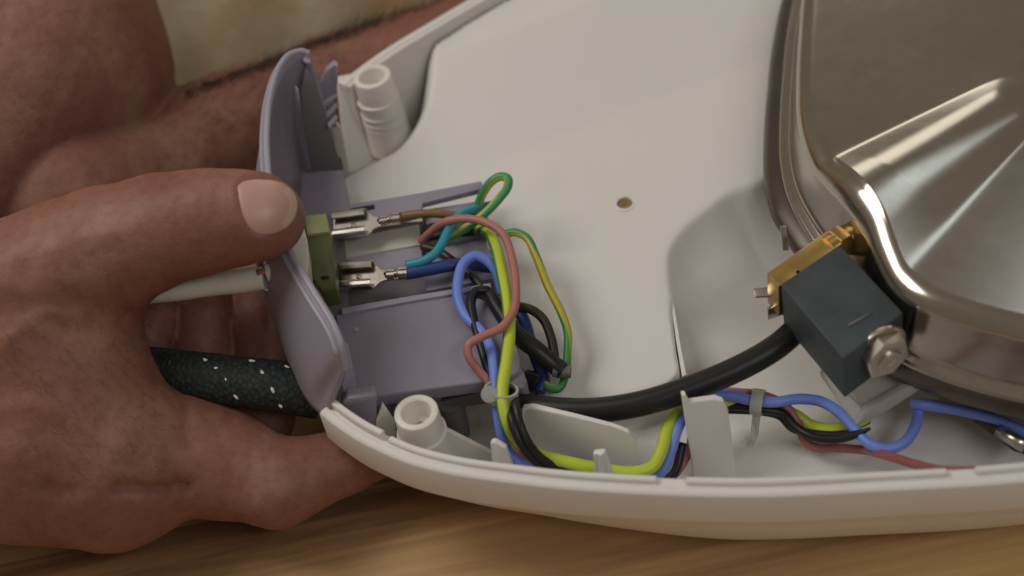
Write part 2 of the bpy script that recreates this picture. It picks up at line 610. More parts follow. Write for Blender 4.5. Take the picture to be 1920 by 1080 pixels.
# the recess under the boiler is hollow: it dips away from the plate and rises again to the right
c = at(1400, 560, 1.2)
zlow = zlow + 0.25 * np.exp(-((X - c.x) ** 2 + (Y - c.y) ** 2) / 2.2 ** 2)
zdeep = 0.35
# towards the boiler the plate folds down into a long even slope instead of a step
cr = at(1275, 690, 2.0)
ramp = sstep(cr.y + 0.2, cr.y + 2.2, Y) * sstep(cr.x - 2.0, cr.x - 0.8, X)
soft = 0.5 * (dp + np.sqrt(dp * dp + 0.004))
k = 1 - sstep(-0.09, 0.09, dp)
pk = at(770, 215, 2.2)
wp = np.exp(-(((X - pk.x) ** 2 + (Y - pk.y) ** 2) / 2.0 ** 2) ** 2)
k = k * (1 - wp) + wp * (1 - sstep(-0.45, 0.75, dp))
zlow = zlow - zdeep * ramp
k = k * (1 - ramp) + ramp * (np.exp(-soft / 1.0))
hc = at(1172, 388, 2.25)
dh = np.hypot(X - hc.x, Y - hc.y)
Z = zlow + (zp - zlow) * k
d_open = np.full(X.shape, 1e9)
for a_, b_ in zip(inner[:-1:3], inner[3::3]):
    ex, ey = b_.x - a_.x, b_.y - a_.y
    t_ = np.clip(((X - a_.x) * ex + (Y - a_.y) * ey) / (ex * ex + ey * ey), 0, 1)
    d_open = np.minimum(d_open, np.hypot(X - a_.x - t_ * ex, Y - a_.y - t_ * ey))
lim = np.interp(Z, [0.9, 1.5, 2.0, 2.4, 2.8], [0.82, 0.5, 0.27, 0.12, 0.0])
wc = 1 - sstep(2.0, 4.0, np.hypot(X - outl[-1].x, Y - outl[-1].y))
lim = lim * (1 - wc) + 0.06 * wc
keep_v = (dt < 0) & (d_open > lim) & (dh > 0.205)
vid = -np.ones(X.shape, int)
vid[keep_v] = np.arange(keep_v.sum())
q = np.stack([vid[:-1, :-1], vid[:-1, 1:], vid[1:, 1:], vid[1:, :-1]], -1).reshape(-1, 4)
q = q[(q >= 0).all(1)]
me = bpy.data.meshes.new('shell_floor')
me.from_pydata(np.stack([X, Y, Z], -1)[keep_v].tolist(), [], q.tolist())
smooth(obj('shell_floor', me, M['white'], shell))
# hole collar
zc = float(Z[np.unravel_index(np.argmin(np.abs(dh - 0.3)), dh.shape)])
bm = bmesh.new()
prof = [(0.29, -0.015), (0.25, 0.003), (0.215, 0.003), (0.205, -0.006), (0.205, -0.45)]
rows = [[bm.verts.new(Vector((hc.x, hc.y, zc)) + Vector((r * math.cos(a), r * math.sin(a), z))) for a in [2 * math.pi * t / 36 for t in range(36)]] for r, z in prof]
for i in range(4):
    for t in range(36):
        bm.faces.new((rows[i][t], rows[i][(t + 1) % 36], rows[i + 1][(t + 1) % 36], rows[i + 1][t]))
smooth(obj('screw_hole', bm, M['white'], shell), 40)
m_, nt_, b_ = nodes('table_brown')
noise_var(nt_, b_, (0.22, 0.13, 0.05, 1), (0.34, 0.22, 0.09, 1), 4)
b_.inputs['Roughness'].default_value = 0.5
bm = lathe_bm((hc.x, hc.y, zc - 0.07), [(0.204, -0.1), (0.204, 0), (0.07, 0.0), (0.05, -0.03)], 30)  # brown disc added in the open hole, standing for the table seen below
smooth(obj('hole_disc', bm, m_, shell), 40)


# screw posts
def post(x, y, zt, s, rings, gus=None, zbase=2.0, axis=Vector((0, 0, 1))):
    c = at(x, y, zt)
    zb = -(zt - zbase)
    prof = [(0.64 * s, zb), (0.62 * s, zb + 0.1), (0.58 * s, -1.75)]
    for z in rings:
        prof += [(0.56 * s, z - 0.035), (0.585 * s, z - 0.02), (0.585 * s, z + 0.02), (0.55 * s, z + 0.04)]
    prof += [(0.56 * s, -0.82), (0.585 * s, -0.80), (0.585 * s, -0.74), (0.53 * s, -0.70), (0.51 * s, -0.06), (0.50 * s, -0.02), (0.47 * s, 0.0),
             (0.37 * s, 0.0), (0.34 * s, -0.03), (0.30 * s, -0.42), (0.27 * s, -0.5), (0.12 * s, -0.52), (0.11 * s, -0.9)]
    o = smooth(obj('screw_post', lathe_bm(c, prof, 48, axis), M['white_trim'], shell), 35)
    for (dx, dy, h, w_) in gus or ():
        d = Vector((dx, dy, 0)).normalized()
        s_ = Vector((-d.y, d.x, 0)) * 0.06
        b = [c + d * 0.45 + Vector((0, 0, -h)), c + d * w_ + Vector((0, 0, zb)), c + d * 0.3 + Vector((0, 0, zb))]
        obj('gusset', slab_bm([p - s_ for p in b], s_ * 2, bev=0.015), M['white_trim'], o)
    return o


post(780, 772, 4.15, 1.0, (), [(1, -0.12, 0.6, 1.75), (-0.6, 0.8, 1.0, 1.2)])
post(697, 142, 4.25, 1.04, (-1.18, -1.42, -1.62), None, 1.75, Vector((-0.03, 0.05, 1)).normalized())

# upright tabs and fins in the shell
BK = Vector((0, 0.14, 0))
smooth(obj('edge_rib', slab_bm(px([(1258, 570, 2.03), (1263, 568, 2.06), (1275, 640, 2.06), (1287, 702, 2.05), (1279, 706, 2.03), (1268, 640, 2.03)]), (0, 0, -0.4), bev=0.02), M['white'], shell), 40)


def plate(name, pts, vec=BK, mat=M['white'], bev=0.03, parent=shell, seg=2):
    return smooth(obj(name, slab_bm(px(pts), vec, bev=bev, seg=seg), mat, parent), 40)


plate('guide_tab', [(979, 775, 3.1), (985, 766, 3.15), (1002, 764, 3.2), (1080, 783, 3.2), (1150, 801, 3.2), (1180, 812, 3.1), (1194, 830, 2.8), (1201, 872, 2.1), (1206, 925, 1.0), (990, 872, 1.0)])
plate('guide_tab', [(1278, 741, 3.75), (1286, 741, 3.78), (1293, 755, 3.55), (1342, 748, 3.6), (1357, 753, 3.55), (1365, 768, 3.3), (1370, 800, 2.8), (1384, 912, 0.8), (1304, 914, 0.8)])
plate('fin', [(919, 832, 3.5), (927, 829, 3.55), (948, 842, 3.4), (970, 905, 2.2), (926, 905, 2.2)], Vector((0.05, 0.13, 0)))
plate('fin', [(1112, 852, 3.5), (1133, 850, 3.55), (1152, 900, 2.6), (1116, 902, 2.6)], Vector((0.05, 0.13, 0)))
plate('fin', [(1121, 849, 3.6), (1129, 849, 3.6), (1137, 900, 2.6), (1122, 902, 2.6)], Vector((0.0, -0.07, 0)))
plate('fin', [(706, 790, 3.6), (717, 757, 4.0), (741, 792, 3.4), (745, 850, 2.2), (706, 848, 2.2)], Vector((0.0, 0.1, 0)), M['white_trim'])
plate('end_wall', [(635, 158, 3.93), (652, 342, 1.35), (715, 318, 1.2), (700, 230, 2.4), (672, 150, 3.7)], Vector((-0.05, 0.35, 0)))
plate('clip', [(614, 238, 3.6), (628, 232, 3.7), (640, 240, 3.6), (650, 290, 2.8), (660, 345, 1.9), (650, 350, 1.9), (640, 300, 2.7), (625, 282, 3.0)], Vector((-0.05, 0.25, 0)), M['cream'])
# the hook's cast shadow beside the back post, put into shape as a wedge
plate('fin', [(640, 318, 2.9), (664, 322, 2.9), (694, 362, 2.2), (655, 372, 2.1)], Vector((0, 0, -0.4)), M['white'])

# ------------------------------------------------------------------ grey end cap with its box
cap = empty('end_cap', 'grey plastic end cap with wiring box, lifted out of the shell by the hand', 'end cap')
TOP = [(580, 101, 6.2), (566, 97, 6.3), (540, 106, 6.4), (515, 150, 6.4), (501, 230, 6.4), (502, 310, 6.4), (514, 390, 6.35), (540, 462, 6.3), (566, 510, 6.25), (593, 556, 6.2), (625, 608, 6.05), (641, 648, 5.8), (649, 694, 5.1)]
BOT = [(648, 345, 1.6), (634, 352, 1.6), (600, 360, 1.8), (560, 390, 2.4), (520, 440, 3.0), (500, 480, 3.4), (500, 520, 3.6), (507, 556, 3.6), (515, 590, 3.6), (530, 640, 3.6), (560, 712, 3.6), (583, 752, 3.6), (614, 784, 3.6)]
tp = catmull(px(TOP), 6)
bp_ = catmull(px(BOT), 6)
bm = bmesh.new()
rows = []
RN = 14
for j in range(RN + 1):
    t = j / RN
    bul = math.sin(math.pi * t) * 0.32
    row = []
    for i, (a, b) in enumerate(zip(tp, bp_)):
        p = a.lerp(b, t)
        tt = tp[min(i + 1, len(tp) - 1)] - tp[max(i - 1, 0)]
        n = Vector((tt.y, -tt.x, 0)).normalized() * -1
        # outward is to the left of the run from the far tip to the near end
        bl = bul * abs(math.sin(math.pi * i / (len(tp) - 1))) ** 0.5
        row.append(bm.verts.new(p + n * (-bl if n.x > 0 else bl)))
    rows.append(row)
for j in range(RN):
    for i in range(len(tp) - 1):
        bm.faces.new((rows[j][i], rows[j][i + 1], rows[j + 1][i + 1], rows[j + 1][i]))
panel = obj('panel', bm, M['grey'], cap)
md = panel.modifiers.new('thick', 'SOLIDIFY')
md.thickness = 0.16
md.offset = 0
smooth(panel)
# double lip along the panel's edge
for (off, r, zz) in ((0.0, 0.085, 0.02), (-0.15, 0.075, -0.16)):
    pts = []
    for i in range(0, len(tp), 3):
        tt = tp[min(i + 1, len(tp) - 1)] - tp[max(i - 1, 0)]
        n = Vector((tt.y, -tt.x, 0))
        n = n.normalized() if n.length > 1e-6 else Vector((-1, 0, 0))
        if n.x > 0:
            n = -n
        pts.append(tp[i] + n * (-off if n.x < 0 else off) * -1 * -1 + Vector((0, 0, zz)) if off == 0 else tp[i] + n * 0.15 + Vector((0, 0, zz)))
    obj('edge_lip', tube_bm(pts, r, 10, sub=6), M['grey_light'], cap)
# inner ribs
plate('rib', [(553, 160, 6.0), (558, 168, 6.0), (566, 235, 5.0), (582, 318, 3.6), (574, 318, 3.6), (556, 235, 5.0)], Vector((0.03, -0.02, 0)), M['grey'], 0.01, cap)
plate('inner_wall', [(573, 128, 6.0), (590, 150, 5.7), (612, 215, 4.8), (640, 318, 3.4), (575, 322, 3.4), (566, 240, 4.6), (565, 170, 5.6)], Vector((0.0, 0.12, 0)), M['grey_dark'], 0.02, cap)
plate('hook', [(597, 168, 5.0), (611, 133, 5.4), (627, 120, 5.5), (634, 123, 5.5), (634, 150, 5.1), (627, 196, 4.4), (632, 240, 3.8), (618, 238, 3.8), (606, 200, 4.5)], Vector((0.0, 0.18, 0)), M['grey'], 0.03, cap)
for (ya, yb) in ((190, 172), (212, 192), (232, 214)):
    plate('rib', [(604 + (ya - 190) * .25, ya, 4.7), (630, yb, 4.7), (633, yb + 5, 4.65), (607 + (ya - 190) * .25, ya + 6, 4.6)], Vector((0, -0.06, -0.02)), M['grey_light'], 0.01, cap)
# shelf behind the switch
plate('shelf', [(566, 324, 3.55), (641, 318, 3.55), (652, 376, 3.5), (662, 424, 3.5), (600, 436, 3.5), (560, 430, 3.5)], Vector((0, 0, -0.6)), M['grey'], 0.03, cap)
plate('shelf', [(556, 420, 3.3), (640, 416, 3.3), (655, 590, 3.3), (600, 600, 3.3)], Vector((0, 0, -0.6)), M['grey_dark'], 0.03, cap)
# box
box = smooth(obj('box', slab_bm(px([(628, 590, 3.42), (760, 562, 3.42), (918, 538, 3.42), (944, 560, 3.42), (962, 618, 3.42), (976, 672, 3.42), (974, 694, 3.42), (955, 706, 3.42), (900, 716, 3.42), (720, 741, 3.42), (690, 745, 3.42), (660, 720, 3.42)]),
                                 (0, 0, -0.42), bev=0.07, seg=3), M['grey'], cap), 35)
obj('box_base', slab_bm(px([(640, 600, 2.98), (930, 560, 2.98), (985, 700, 2.98), (978, 716, 2.98), (905, 732, 2.98), (700, 762, 2.98)]), (0, 0, -0.55), bev=0.06), M['grey_dark'], cap)
obj('box_end', slab_bm(px([(966, 640, 3.3), (978, 690, 3.3), (988, 712, 3.3), (980, 728, 3.25), (955, 726, 3.25)]), (0, 0, -0.85), bev=0.05), M['grey'], cap)
plate('box_rim', [(640, 577, 3.5), (760, 556, 3.5), (920, 530, 3.5), (921, 539, 3.5), (760, 566, 3.5), (641, 588, 3.5)], Vector((0, 0, -0.3)), M['grey_light'], 0.025, cap)
plate('side_plate', [(836, 462, 3.25), (917, 446, 3.25), (930, 500, 3.2), (925, 522, 3.2), (800, 545, 3.2), (790, 500, 3.2)], Vector((0, 0, -0.5)), M['grey'], 0.03, cap)
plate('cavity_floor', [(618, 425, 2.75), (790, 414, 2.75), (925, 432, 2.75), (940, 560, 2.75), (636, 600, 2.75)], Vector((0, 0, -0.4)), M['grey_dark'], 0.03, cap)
plate('insert', [(626, 452, 3.02), (786, 420, 3.02), (789, 458, 3.02), (628, 486, 3.02)], Vector((0, 0, -0.25)), M['cream'], 0.02, cap)
plate('insert', [(628, 489, 2.95), (790, 461, 2.95), (792, 494, 2.95), (631, 530, 2.95)], Vector((0, 0, -0.25)), M['grey_light'], 0.02, cap)
plate('pin', [(909, 436, 3.6), (915, 434, 3.6), (921, 466, 3.3), (915, 470, 3.3)], Vector((0.03, 0.05, -0.2)), M['white_trim'], 0.01, cap)
# latch with slot and two arms
plate('latch', [(648, 384, 3.5), (700, 376, 3.5), (790, 361, 3.5), (903, 339, 3.5), (906, 353, 3.5), (792, 381, 3.5), (789, 400, 3.5), (752, 410, 3.5), (664, 424, 3.5)], Vector((0, 0, -0.18)), M['grey'], 0.025, cap)
plate('slot', [(656, 391, 3.52), (701, 383, 3.52), (703, 391, 3.52), (657, 400, 3.52)], Vector((0, 0, -0.1)), M['black'], 0.01, cap)
plate('latch_arm', [(786, 394, 3.2), (903, 376, 3.2), (912, 394, 3.2), (800, 420, 3.2)], Vector((0, 0, -0.35)), M['grey'], 0.025, cap)
# near bracket against the shell's rim
plate('bracket', [(652, 748, 4.35), (700, 741, 4.4), (707, 745, 4.35), (706, 806, 3.2), (690, 812, 3.1), (645, 784, 3.4), (640, 760, 4.0)], Vector((0.0, 0.3, 0)), M['grey'], 0.04, cap)
plate('bracket', [(641, 655, 5.4), (651, 660, 5.1), (664, 725, 4.0), (668, 748, 3.8), (645, 752, 3.9), (640, 700, 4.9)], Vector((0.05, 0.25, 0)), M['grey_light'], 0.04, cap)
obj('slot', slab_bm(px([(828, 748, 2.95), (900, 733, 2.95), (901, 736, 2.9), (828, 753, 2.9)]), (0, 0.04, -0.02), bev=0), M['black'], cap)
c = at(850, 772, 2.2)
smooth(obj('foot', lathe_bm(c, [(0.2, -1.0), (0.27, -0.9), (0.30, 0.0), (0.3, 0.4)], 24), M['grey_dark'], cap), 40)
for (x, y) in ((667, 618),):
    c = at(x, y, 3.43)
    smooth(obj('mould_mark', lathe_bm(c, [(0.07, -0.05), (0.065, 0.015), (0.03, 0.025)], 16), M['grey_light'], cap), 40)

# ------------------------------------------------------------------ rocker switch
sw = empty('rocker_switch', 'olive green switch body with a cream bezel set in the grey end cap', 'switch')
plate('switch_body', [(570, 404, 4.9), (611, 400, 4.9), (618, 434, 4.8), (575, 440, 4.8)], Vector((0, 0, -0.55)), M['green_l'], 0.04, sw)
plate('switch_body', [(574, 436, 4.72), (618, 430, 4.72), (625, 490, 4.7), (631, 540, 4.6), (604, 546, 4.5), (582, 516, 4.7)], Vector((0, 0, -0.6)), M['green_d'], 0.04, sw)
plate('bezel', [(556, 424, 5.8), (568, 420, 5.8), (576, 448, 5.7), (579, 490, 5.6), (573, 524, 5.5), (560, 500, 5.6), (540, 470, 5.7)], Vector((-0.1, 0, -0.9)), M['cream'], 0.05, sw, 3)
c1, c2 = at(603, 521, 4.68), at(616, 519, 4.68)
obj('slot', tube_bm([c1, c2], 0.04, 8, sub=0), M['black'], sw)


# ------------------------------------------------------------------ wires
def wire(name, label, pts, rpx, mat, group=None, twist=0.0, parent=None, cat='wire', n=12, tip=False):
    P = px(pts)
    r = cm(rpx, P[len(P) // 2])
    if tip:
        r = (lambda q: lambda t: q * (1 - 0.65 * max(0, (t - 0.85) / 0.15)))(r)
    o = obj(name, tube_bm(P, r, n, twist=twist), mat, parent)
    if not parent:
        tag(o, label, cat, group)
    return o


def spade(a, b, parent, w=0.36, tilt=0.05):
    """spade receptacle from a (mouth) to b (crimp end) with rolled edges"""
    a, b = at(*a), at(*b)
    d = (b - a).normalized()
    L = (b - a).length
    n = Vector((0, 0, 1))
    n = (n - d * n.dot(d)).normalized()
    n = (n + (CAM - a).normalized() * 0.35).normalized()
    s = d.cross(n).normalized()
    lb = L * 0.60                       # box of the receptacle, then neck and the two crimps
    root = obj('spade_terminal', slab_bm([a + s * w, a + d * lb * 0.86 + s * w, a + d * lb + s * w * 0.55, a + d * lb * 1.12 + s * 0.14, a + d * L * 0.99 + s * 0.14,
                                          a + d * L * 0.99 - s * 0.14, a + d * lb * 1.12 - s * 0.14, a + d * lb - s * w * 0.55, a + d * lb * 0.86 - s * w, a - s * w], n * -0.05, bev=0.012), M['tin'], parent)
    for k in (1, -1):
        # side wall, then the edge folded back over the blade
        e0 = a + s * k * (w - 0.015) + n * 0.0
        obj('side_wall', slab_bm([e0, e0 + d * lb * 0.84, e0 + d * lb * 0.84 + n * 0.13, e0 + n * 0.13], s * k * 0.035, bev=0.01), M['tin'], root)
        f0 = e0 + n * 0.12
        sec = [(0.035, 0.0), (0.03, 0.045), (-0.01, 0.075), (-0.10, 0.08), (-0.18, 0.055), (-0.19, 0.01), (-0.17, 0.005), (-0.16, 0.035), (-0.09, 0.05), (-0.015, 0.045), (0.0, 0.0)]
        obj('folded_edge', slab_bm([f0 + s * k * u_ + n * v_ for u_, v_ in sec], d * lb * 0.8, bev=0.006, seg=1), M['tin'], root)
    c = a + d * lb * 0.5 + n * 0.012
    obj('dimple', lathe_bm(c, [(0.075, -0.02), (0.07, 0.015), (0.04, 0.03)], 14, n), M['tin'], root)
    for t0, t1, hw, hh in ((0.69, 0.81, 0.125, 0.14), (0.86, 0.99, 0.15, 0.19)):
        for k in (1, -1):
            p0, p1 = a + d * L * t0, a + d * L * t1
            sec = [(hw, -0.03), (hw + 0.015, hh * 0.55), (hw * 0.7, hh), (0.012, hh * 1.02), (0.012, hh * 0.75), (hw * 0.55, hh * 0.7), (hw - 0.03, -0.03)]
            obj('crimp_wing', slab_bm([p0 + s * k * u_ + n * v_ for u_, v_ in sec], p1 - p0, bev=0.008, seg=1), M['tin'], root)
    obj('strand', tube_bm([a + d * L * 0.66 + n * 0.05, a + d * L * 1.0 + n * 0.06], 0.06, 8, sub=0), M['nut'], root)
    return root


o = wire('brown_wire', 'short brown wire crimped in the upper spade terminal', [(744, 408, 3.62), (770, 403, 3.66), (810, 400, 3.7), (850, 404, 3.6), (885, 416, 3.3), (905, 425, 3.0)], 8.5, M['brown'])
spade((624, 427, 3.6), (752, 410, 3.62), o)
o = wire('navy_sleeved_wire', 'thick navy blue sleeve on the lower spade terminal', [(760, 513, 3.6), (800, 506, 3.62), (850, 497, 3.6), (900, 497, 3.3), (930, 510, 3.1)], 12.5, M['navy'])
spade((634, 522, 3.6), (766, 513, 3.6), o)
wire('teal_wire', 'bright teal wire running diagonally down to the navy sleeve', [(762, 497, 3.72), (790, 491, 3.78), (813, 478, 3.85), (826, 462, 3.9), (838, 438, 3.9), (850, 415, 3.8), (872, 398, 3.6), (905, 388, 3.4), (925, 384, 3.2)], 9, M['teal'])
wire('green_yellow_wire', 'green and yellow wire bent into a narrow loop above the grey latch arm', [(838, 446, 3.5), (862, 434, 3.6), (890, 416, 3.75), (918, 392, 3.95), (938, 370, 4.1), (952, 350, 4.2), (952, 335, 4.25), (938, 331, 4.25), (922, 340, 4.15), (908, 358, 3.9), (896, 384, 3.5), (880, 410, 3.2), (860, 430, 2.9)], 8.5, M['earth_g'])
wire('earth_wire', 'thin yellow and green wire arching over the white floor right of the bundle', [(918, 425, 3.2), (945, 438, 3.6), (968, 436, 3.7), (988, 446, 3.7), (1004, 478, 3.6), (1028, 538, 3.4), (1052, 585, 3.2), (1064, 622, 3.0), (1064, 665, 2.8), (1060, 704, 2.6), (1048, 728, 2.5), (1030, 728, 2.5), (1016, 712, 2.5)], 8, M['earth'])
wire('pink_wire', 'dusty pink wire looping over the grey box and down into the bundle', [(790, 452, 3.2), (806, 436, 3.6), (832, 417, 4.0), (872, 410, 4.2), (910, 417, 4.3), (942, 438, 4.3), (960, 485, 4.25), (967, 538, 4.2), (962, 585, 4.2), (940, 614, 4.2), (900, 633, 4.2), (878, 648, 4.15), (879, 668, 4.0), (898, 695, 3.7), (918, 718, 3.5), (938, 770, 3.2), (956, 830, 2.3), (990, 868, 2.1), (1060, 886, 2.1), (1180, 895, 1.3), (1250, 900, 1.2), (1290, 850, 1.5), (1305, 780, 2.0), (1340, 738, 2.4), (1390, 736, 2.4), (1440, 744, 2.3), (1476, 764, 2.1), (1498, 800, 1.8), (1513, 832, 1.5), (1540, 841, 1.5)], 8.5, M['pink'])
wire('maroon_wire', 'maroon wire lying along the front wall at the right', [(1496, 790, 1.9), (1508, 824, 1.6), (1525, 838, 1.5), (1570, 840, 1.6), (1620, 844, 1.7), (1665, 855, 2.3), (1720, 872, 2.9), (1768, 882, 3.4), (1850, 883, 3.4), (1940, 876, 3.3)], 9, M['red'])
wire('lime_wire', 'thick lime yellow wire with a green stripe running down through the front channel', [(896, 430, 3.2), (918, 440, 3.6), (932, 470, 3.85), (944, 525, 3.95), (953, 580, 3.95), (955, 625, 3.95), (949, 680, 3.9), (941, 738, 3.8), (948, 785, 3.5), (970, 826, 2.9), (1005, 850, 2.6), (1065, 867, 2.5), (1130, 880, 2.45), (1185, 886, 2.4), (1222, 876, 2.4), (1240, 845, 2.45), (1251, 806, 2.5), (1272, 772, 2.5), (1310, 752, 2.4), (1380, 756, 2.2), (1450, 764, 2.0), (1490, 778, 1.8), (1520, 798, 1.6), (1552, 806, 1.6), (1592, 800, 1.6), (1625, 785, 1.5)], 12.5, M['lime'])
wire('blue_wire', 'long light blue wire looping over the box, through both cable ties and along the channel', [(946, 585, 3.0), (940, 540, 3.35), (930, 508, 3.6), (912, 488, 3.75), (890, 480, 3.85), (870, 493, 3.85), (859, 525, 3.8), (859, 560, 3.75), (872, 592, 3.7), (896, 615, 3.7), (915, 640, 3.7), (925, 680, 3.7), (931, 740, 3.6), (937, 795, 3.2), (950, 842, 2.6), (975, 868, 2.3), (1015, 880, 2.1), (1100, 892, 1.8), (1200, 900, 1.8), (1240, 885, 2.1), (1258, 845, 2.3), (1272, 800, 2.5), (1294, 764, 2.6), (1325, 743, 2.6), (1360, 740, 2.6), (1405, 750, 2.5), (1450, 754, 2.5), (1500, 748, 2.4), (1542, 754, 2.3), (1576, 776, 2.2), (1604, 806, 2.1), (1632, 833, 2.1), (1662, 842, 2.1), (1692, 832, 2.1), (1714, 804, 2.15), (1721, 775, 2.2), (1718, 755, 2.25)], 10.5, M['blue'])
wire('blue_wire', 'short straight light blue wire leading under the boiler at the right', [(1708, 756, 2.4), (1725, 758, 2.42), (1770, 764, 2.3), (1830, 776, 2.2), (1880, 791, 2.1), (1940, 818, 2.0)], 10.5, M['blue'])
# black wires
o = tag(obj('black_sleeve', tube_bm(px([(892, 548, 3.5), (912, 548, 3.6), (934, 578, 3.6), (968, 626, 3.5), (1005, 656, 3.3), (1038, 684, 3.0), (1056, 696, 2.9)]), lambda t: 0.13 + 0.09 * min(1, t * 2), 14), M['blackw']),
        'thick black sleeve running diagonally right from the bundle', 'wire sleeve')
obj('sleeve_end', tube_bm(px([(1040, 692, 2.95), (1058, 697, 2.92), (1071, 698, 2.9)]), lambda t: 0.19 - 0.05 * t, 14), M['grey_dark'], o)
wire('black_wire', 'black wire bent in a hairpin on the grey box', [(934, 560, 3.4), (912, 545, 3.72), (893, 546, 3.8), (884, 562, 3.8), (886, 590, 3.75), (895, 625, 3.7), (905, 660, 3.62), (918, 700, 3.5), (938, 745, 3.2), (958, 780, 3.6), (970, 818, 3.4), (990, 850, 3.0), (1018, 874, 2.5), (1100, 898, 1.7), (1230, 908, 1.4), (1262, 890, 1.6), (1280, 830, 2.0)], 9, M['blackw'])
wire('black_wire', 'black wire crossing over the lime wire left of the sloping guide tab', [(962, 725, 3.5), (968, 765, 3.7), (980, 808, 3.5), (1000, 843, 3.1), (1028, 868, 2.6), (1062, 884, 2.2), (1120, 898, 1.8)], 8, M['blackw'])
wire('black_wire', 'black wire under the blue wire ending in a bare tip near the white bracket', [(1310, 775, 1.9), (1370, 762, 2.2), (1430, 768, 2.2), (1468, 776, 2.1), (1492, 800, 2.0), (1522, 818, 2.0), (1568, 823, 2.05), (1606, 814, 2.15), (1632, 803, 2.3)], 8.5, M['blackw'], tip=True)
wire('black_wire', 'second black wire hugging the black wire below the second cable tie', [(1340, 768, 1.9), (1420, 771, 2.0), (1462, 780, 1.95), (1486, 803, 1.9), (1518, 812, 1.9), (1560, 816, 1.95), (1600, 812, 2.0)], 8, M['blackw'])
wire('dark_brown_wire', 'dark brown wire in a round loop right of the lime wire', [(940, 572, 3.2), (968, 574, 3.3), (995, 580, 3.3), (1018, 598, 3.25), (1033, 632, 3.1), (1040, 672, 2.9), (1042, 692, 2.8)], 9, M['dkbrown'])
wire('dark_brown_wire', 'dark brown wire crossing the grey side plate below the teal wire', [(792, 462, 3.35), (820, 470, 3.4), (848, 488, 3.4), (880, 512, 3.45), (905, 540, 3.4), (925, 562, 3.3)], 8, M['dkbrown'])
wire('dark_brown_wire', 'dark brown wire lying in the box cavity below the pink wire', [(792, 447, 3.15), (830, 440, 3.2), (865, 436, 3.1), (900, 430, 3.0)], 8, M['dkbrown'])
wire('navy_wire', 'dark navy wire hanging behind the black sleeve', [(968, 575, 3.1), (982, 600, 3.05), (994, 640, 2.9), (1012, 690, 2.6), (1020, 712, 2.5), (1010, 735, 2.4)], 12, M['navy'])
wire('black_wire', 'short black wire stub on the white floor right of the grey box', [(985, 712, 2.5), (1000, 716, 2.5), (1012, 722, 2.5)], 20, M['blackw'])

# hose
tag(obj('rubber_hose', tube_bm(px([(930, 762, 2.75), (985, 762, 2.8), (1050, 769, 2.85), (1120, 769, 2.9), (1200, 757, 3.0), (1300, 726, 3.15), (1390, 688, 3.3), (1450, 654, 3.4), (1488, 622, 3.4), (1505, 596, 3.3)]), 0.30, 20), M['black']),
    'thick black rubber hose sweeping from the grey box to the solenoid valve', 'hose')


# cable ties
def tie(x, y, z, dirpx, label, tail, rr, head=None):
    root = empty('cable_tie', label, 'cable tie', group='translucent cable ties on the wires')
    c = at(x, y, z)
    d = (at(x + dirpx[0], y + dirpx[1], z + dirpx[2]) - c).normalized()
    a = Vector((0, 0, 1))
    s = d.cross(a).normalized()
    n = s.cross(d).normalized()
    bm = bmesh.new()
    K = 28
    rings = []
    for k in range(K):
        t = 2 * math.pi * k / K
        o_ = s * math.cos(t) * rr[0] + n * math.sin(t) * rr[1]
        o2 = s * math.cos(t) * (rr[0] + 0.05) + n * math.sin(t) * (rr[1] + 0.05)
        rings.append([bm.verts.new(c + o_ - d * 0.14), bm.verts.new(c + o2 - d * 0.14), bm.verts.new(c + o2 + d * 0.14), bm.verts.new(c + o_ + d * 0.14)])
    for k in range(K):
        for j in range(4):
            bm.faces.new((rings[k][j], rings[k][(j + 1) % 4], rings[(k + 1) % K][(j + 1) % 4], rings[(k + 1) % K][j]))
    smooth(obj('strap', bm, M['tie'], root), 40)
    if head:
        h = at(*head)
        smooth(obj('head', lathe_bm(h, [(0.16, -0.14), (0.2, -0.1), (0.205, 0.05), (0.18, 0.09), (0.1, 0.10)], 20, (CAM - h).normalized()), M['tie'], root), 50)
    if tail:
        obj('tail', slab_bm(px(tail), Vector((0, 0.05, 0)), bev=0.012), M['tie'], root)


tie(940, 738, 3.68, (2, 40, -0.6), 'cable tie with a round head holding the wires beside the grey box', None, (0.36, 0.28), (918, 740, 3.85))
tie(1421, 754, 2.4, (40, 6, 0), 'cable tie with a pale tail under the black hose', [(1413, 768, 2.1), (1428, 768, 2.1), (1422, 815, 1.25), (1411, 842, 1.1), (1408, 815, 1.3)], (0.26, 0.27))

# ------------------------------------------------------------------ boiler
boiler = empty('boiler', 'pressed steel boiler with a raised rib on its brown reflecting top', 'boiler')
ZT = 5.5
BO = [(1507, -40), (1499, 40), (1494, 130), (1496, 205), (1512, 268), (1542, 322), (1580, 374), (1612, 414), (1640, 468), (1672, 516), (1720, 556), (1785, 582), (1860, 604), (1940, 622), (2100, 640), (2350, 590), (2550, 400), (2600, 100), (2500, -250), (2250, -480), (1900, -520), (1650, -360), (1535, -160)]
bo = catmull([at(x, y, ZT) for x, y in BO], 30, closed=True)
bc = at(2040, 110, ZT)
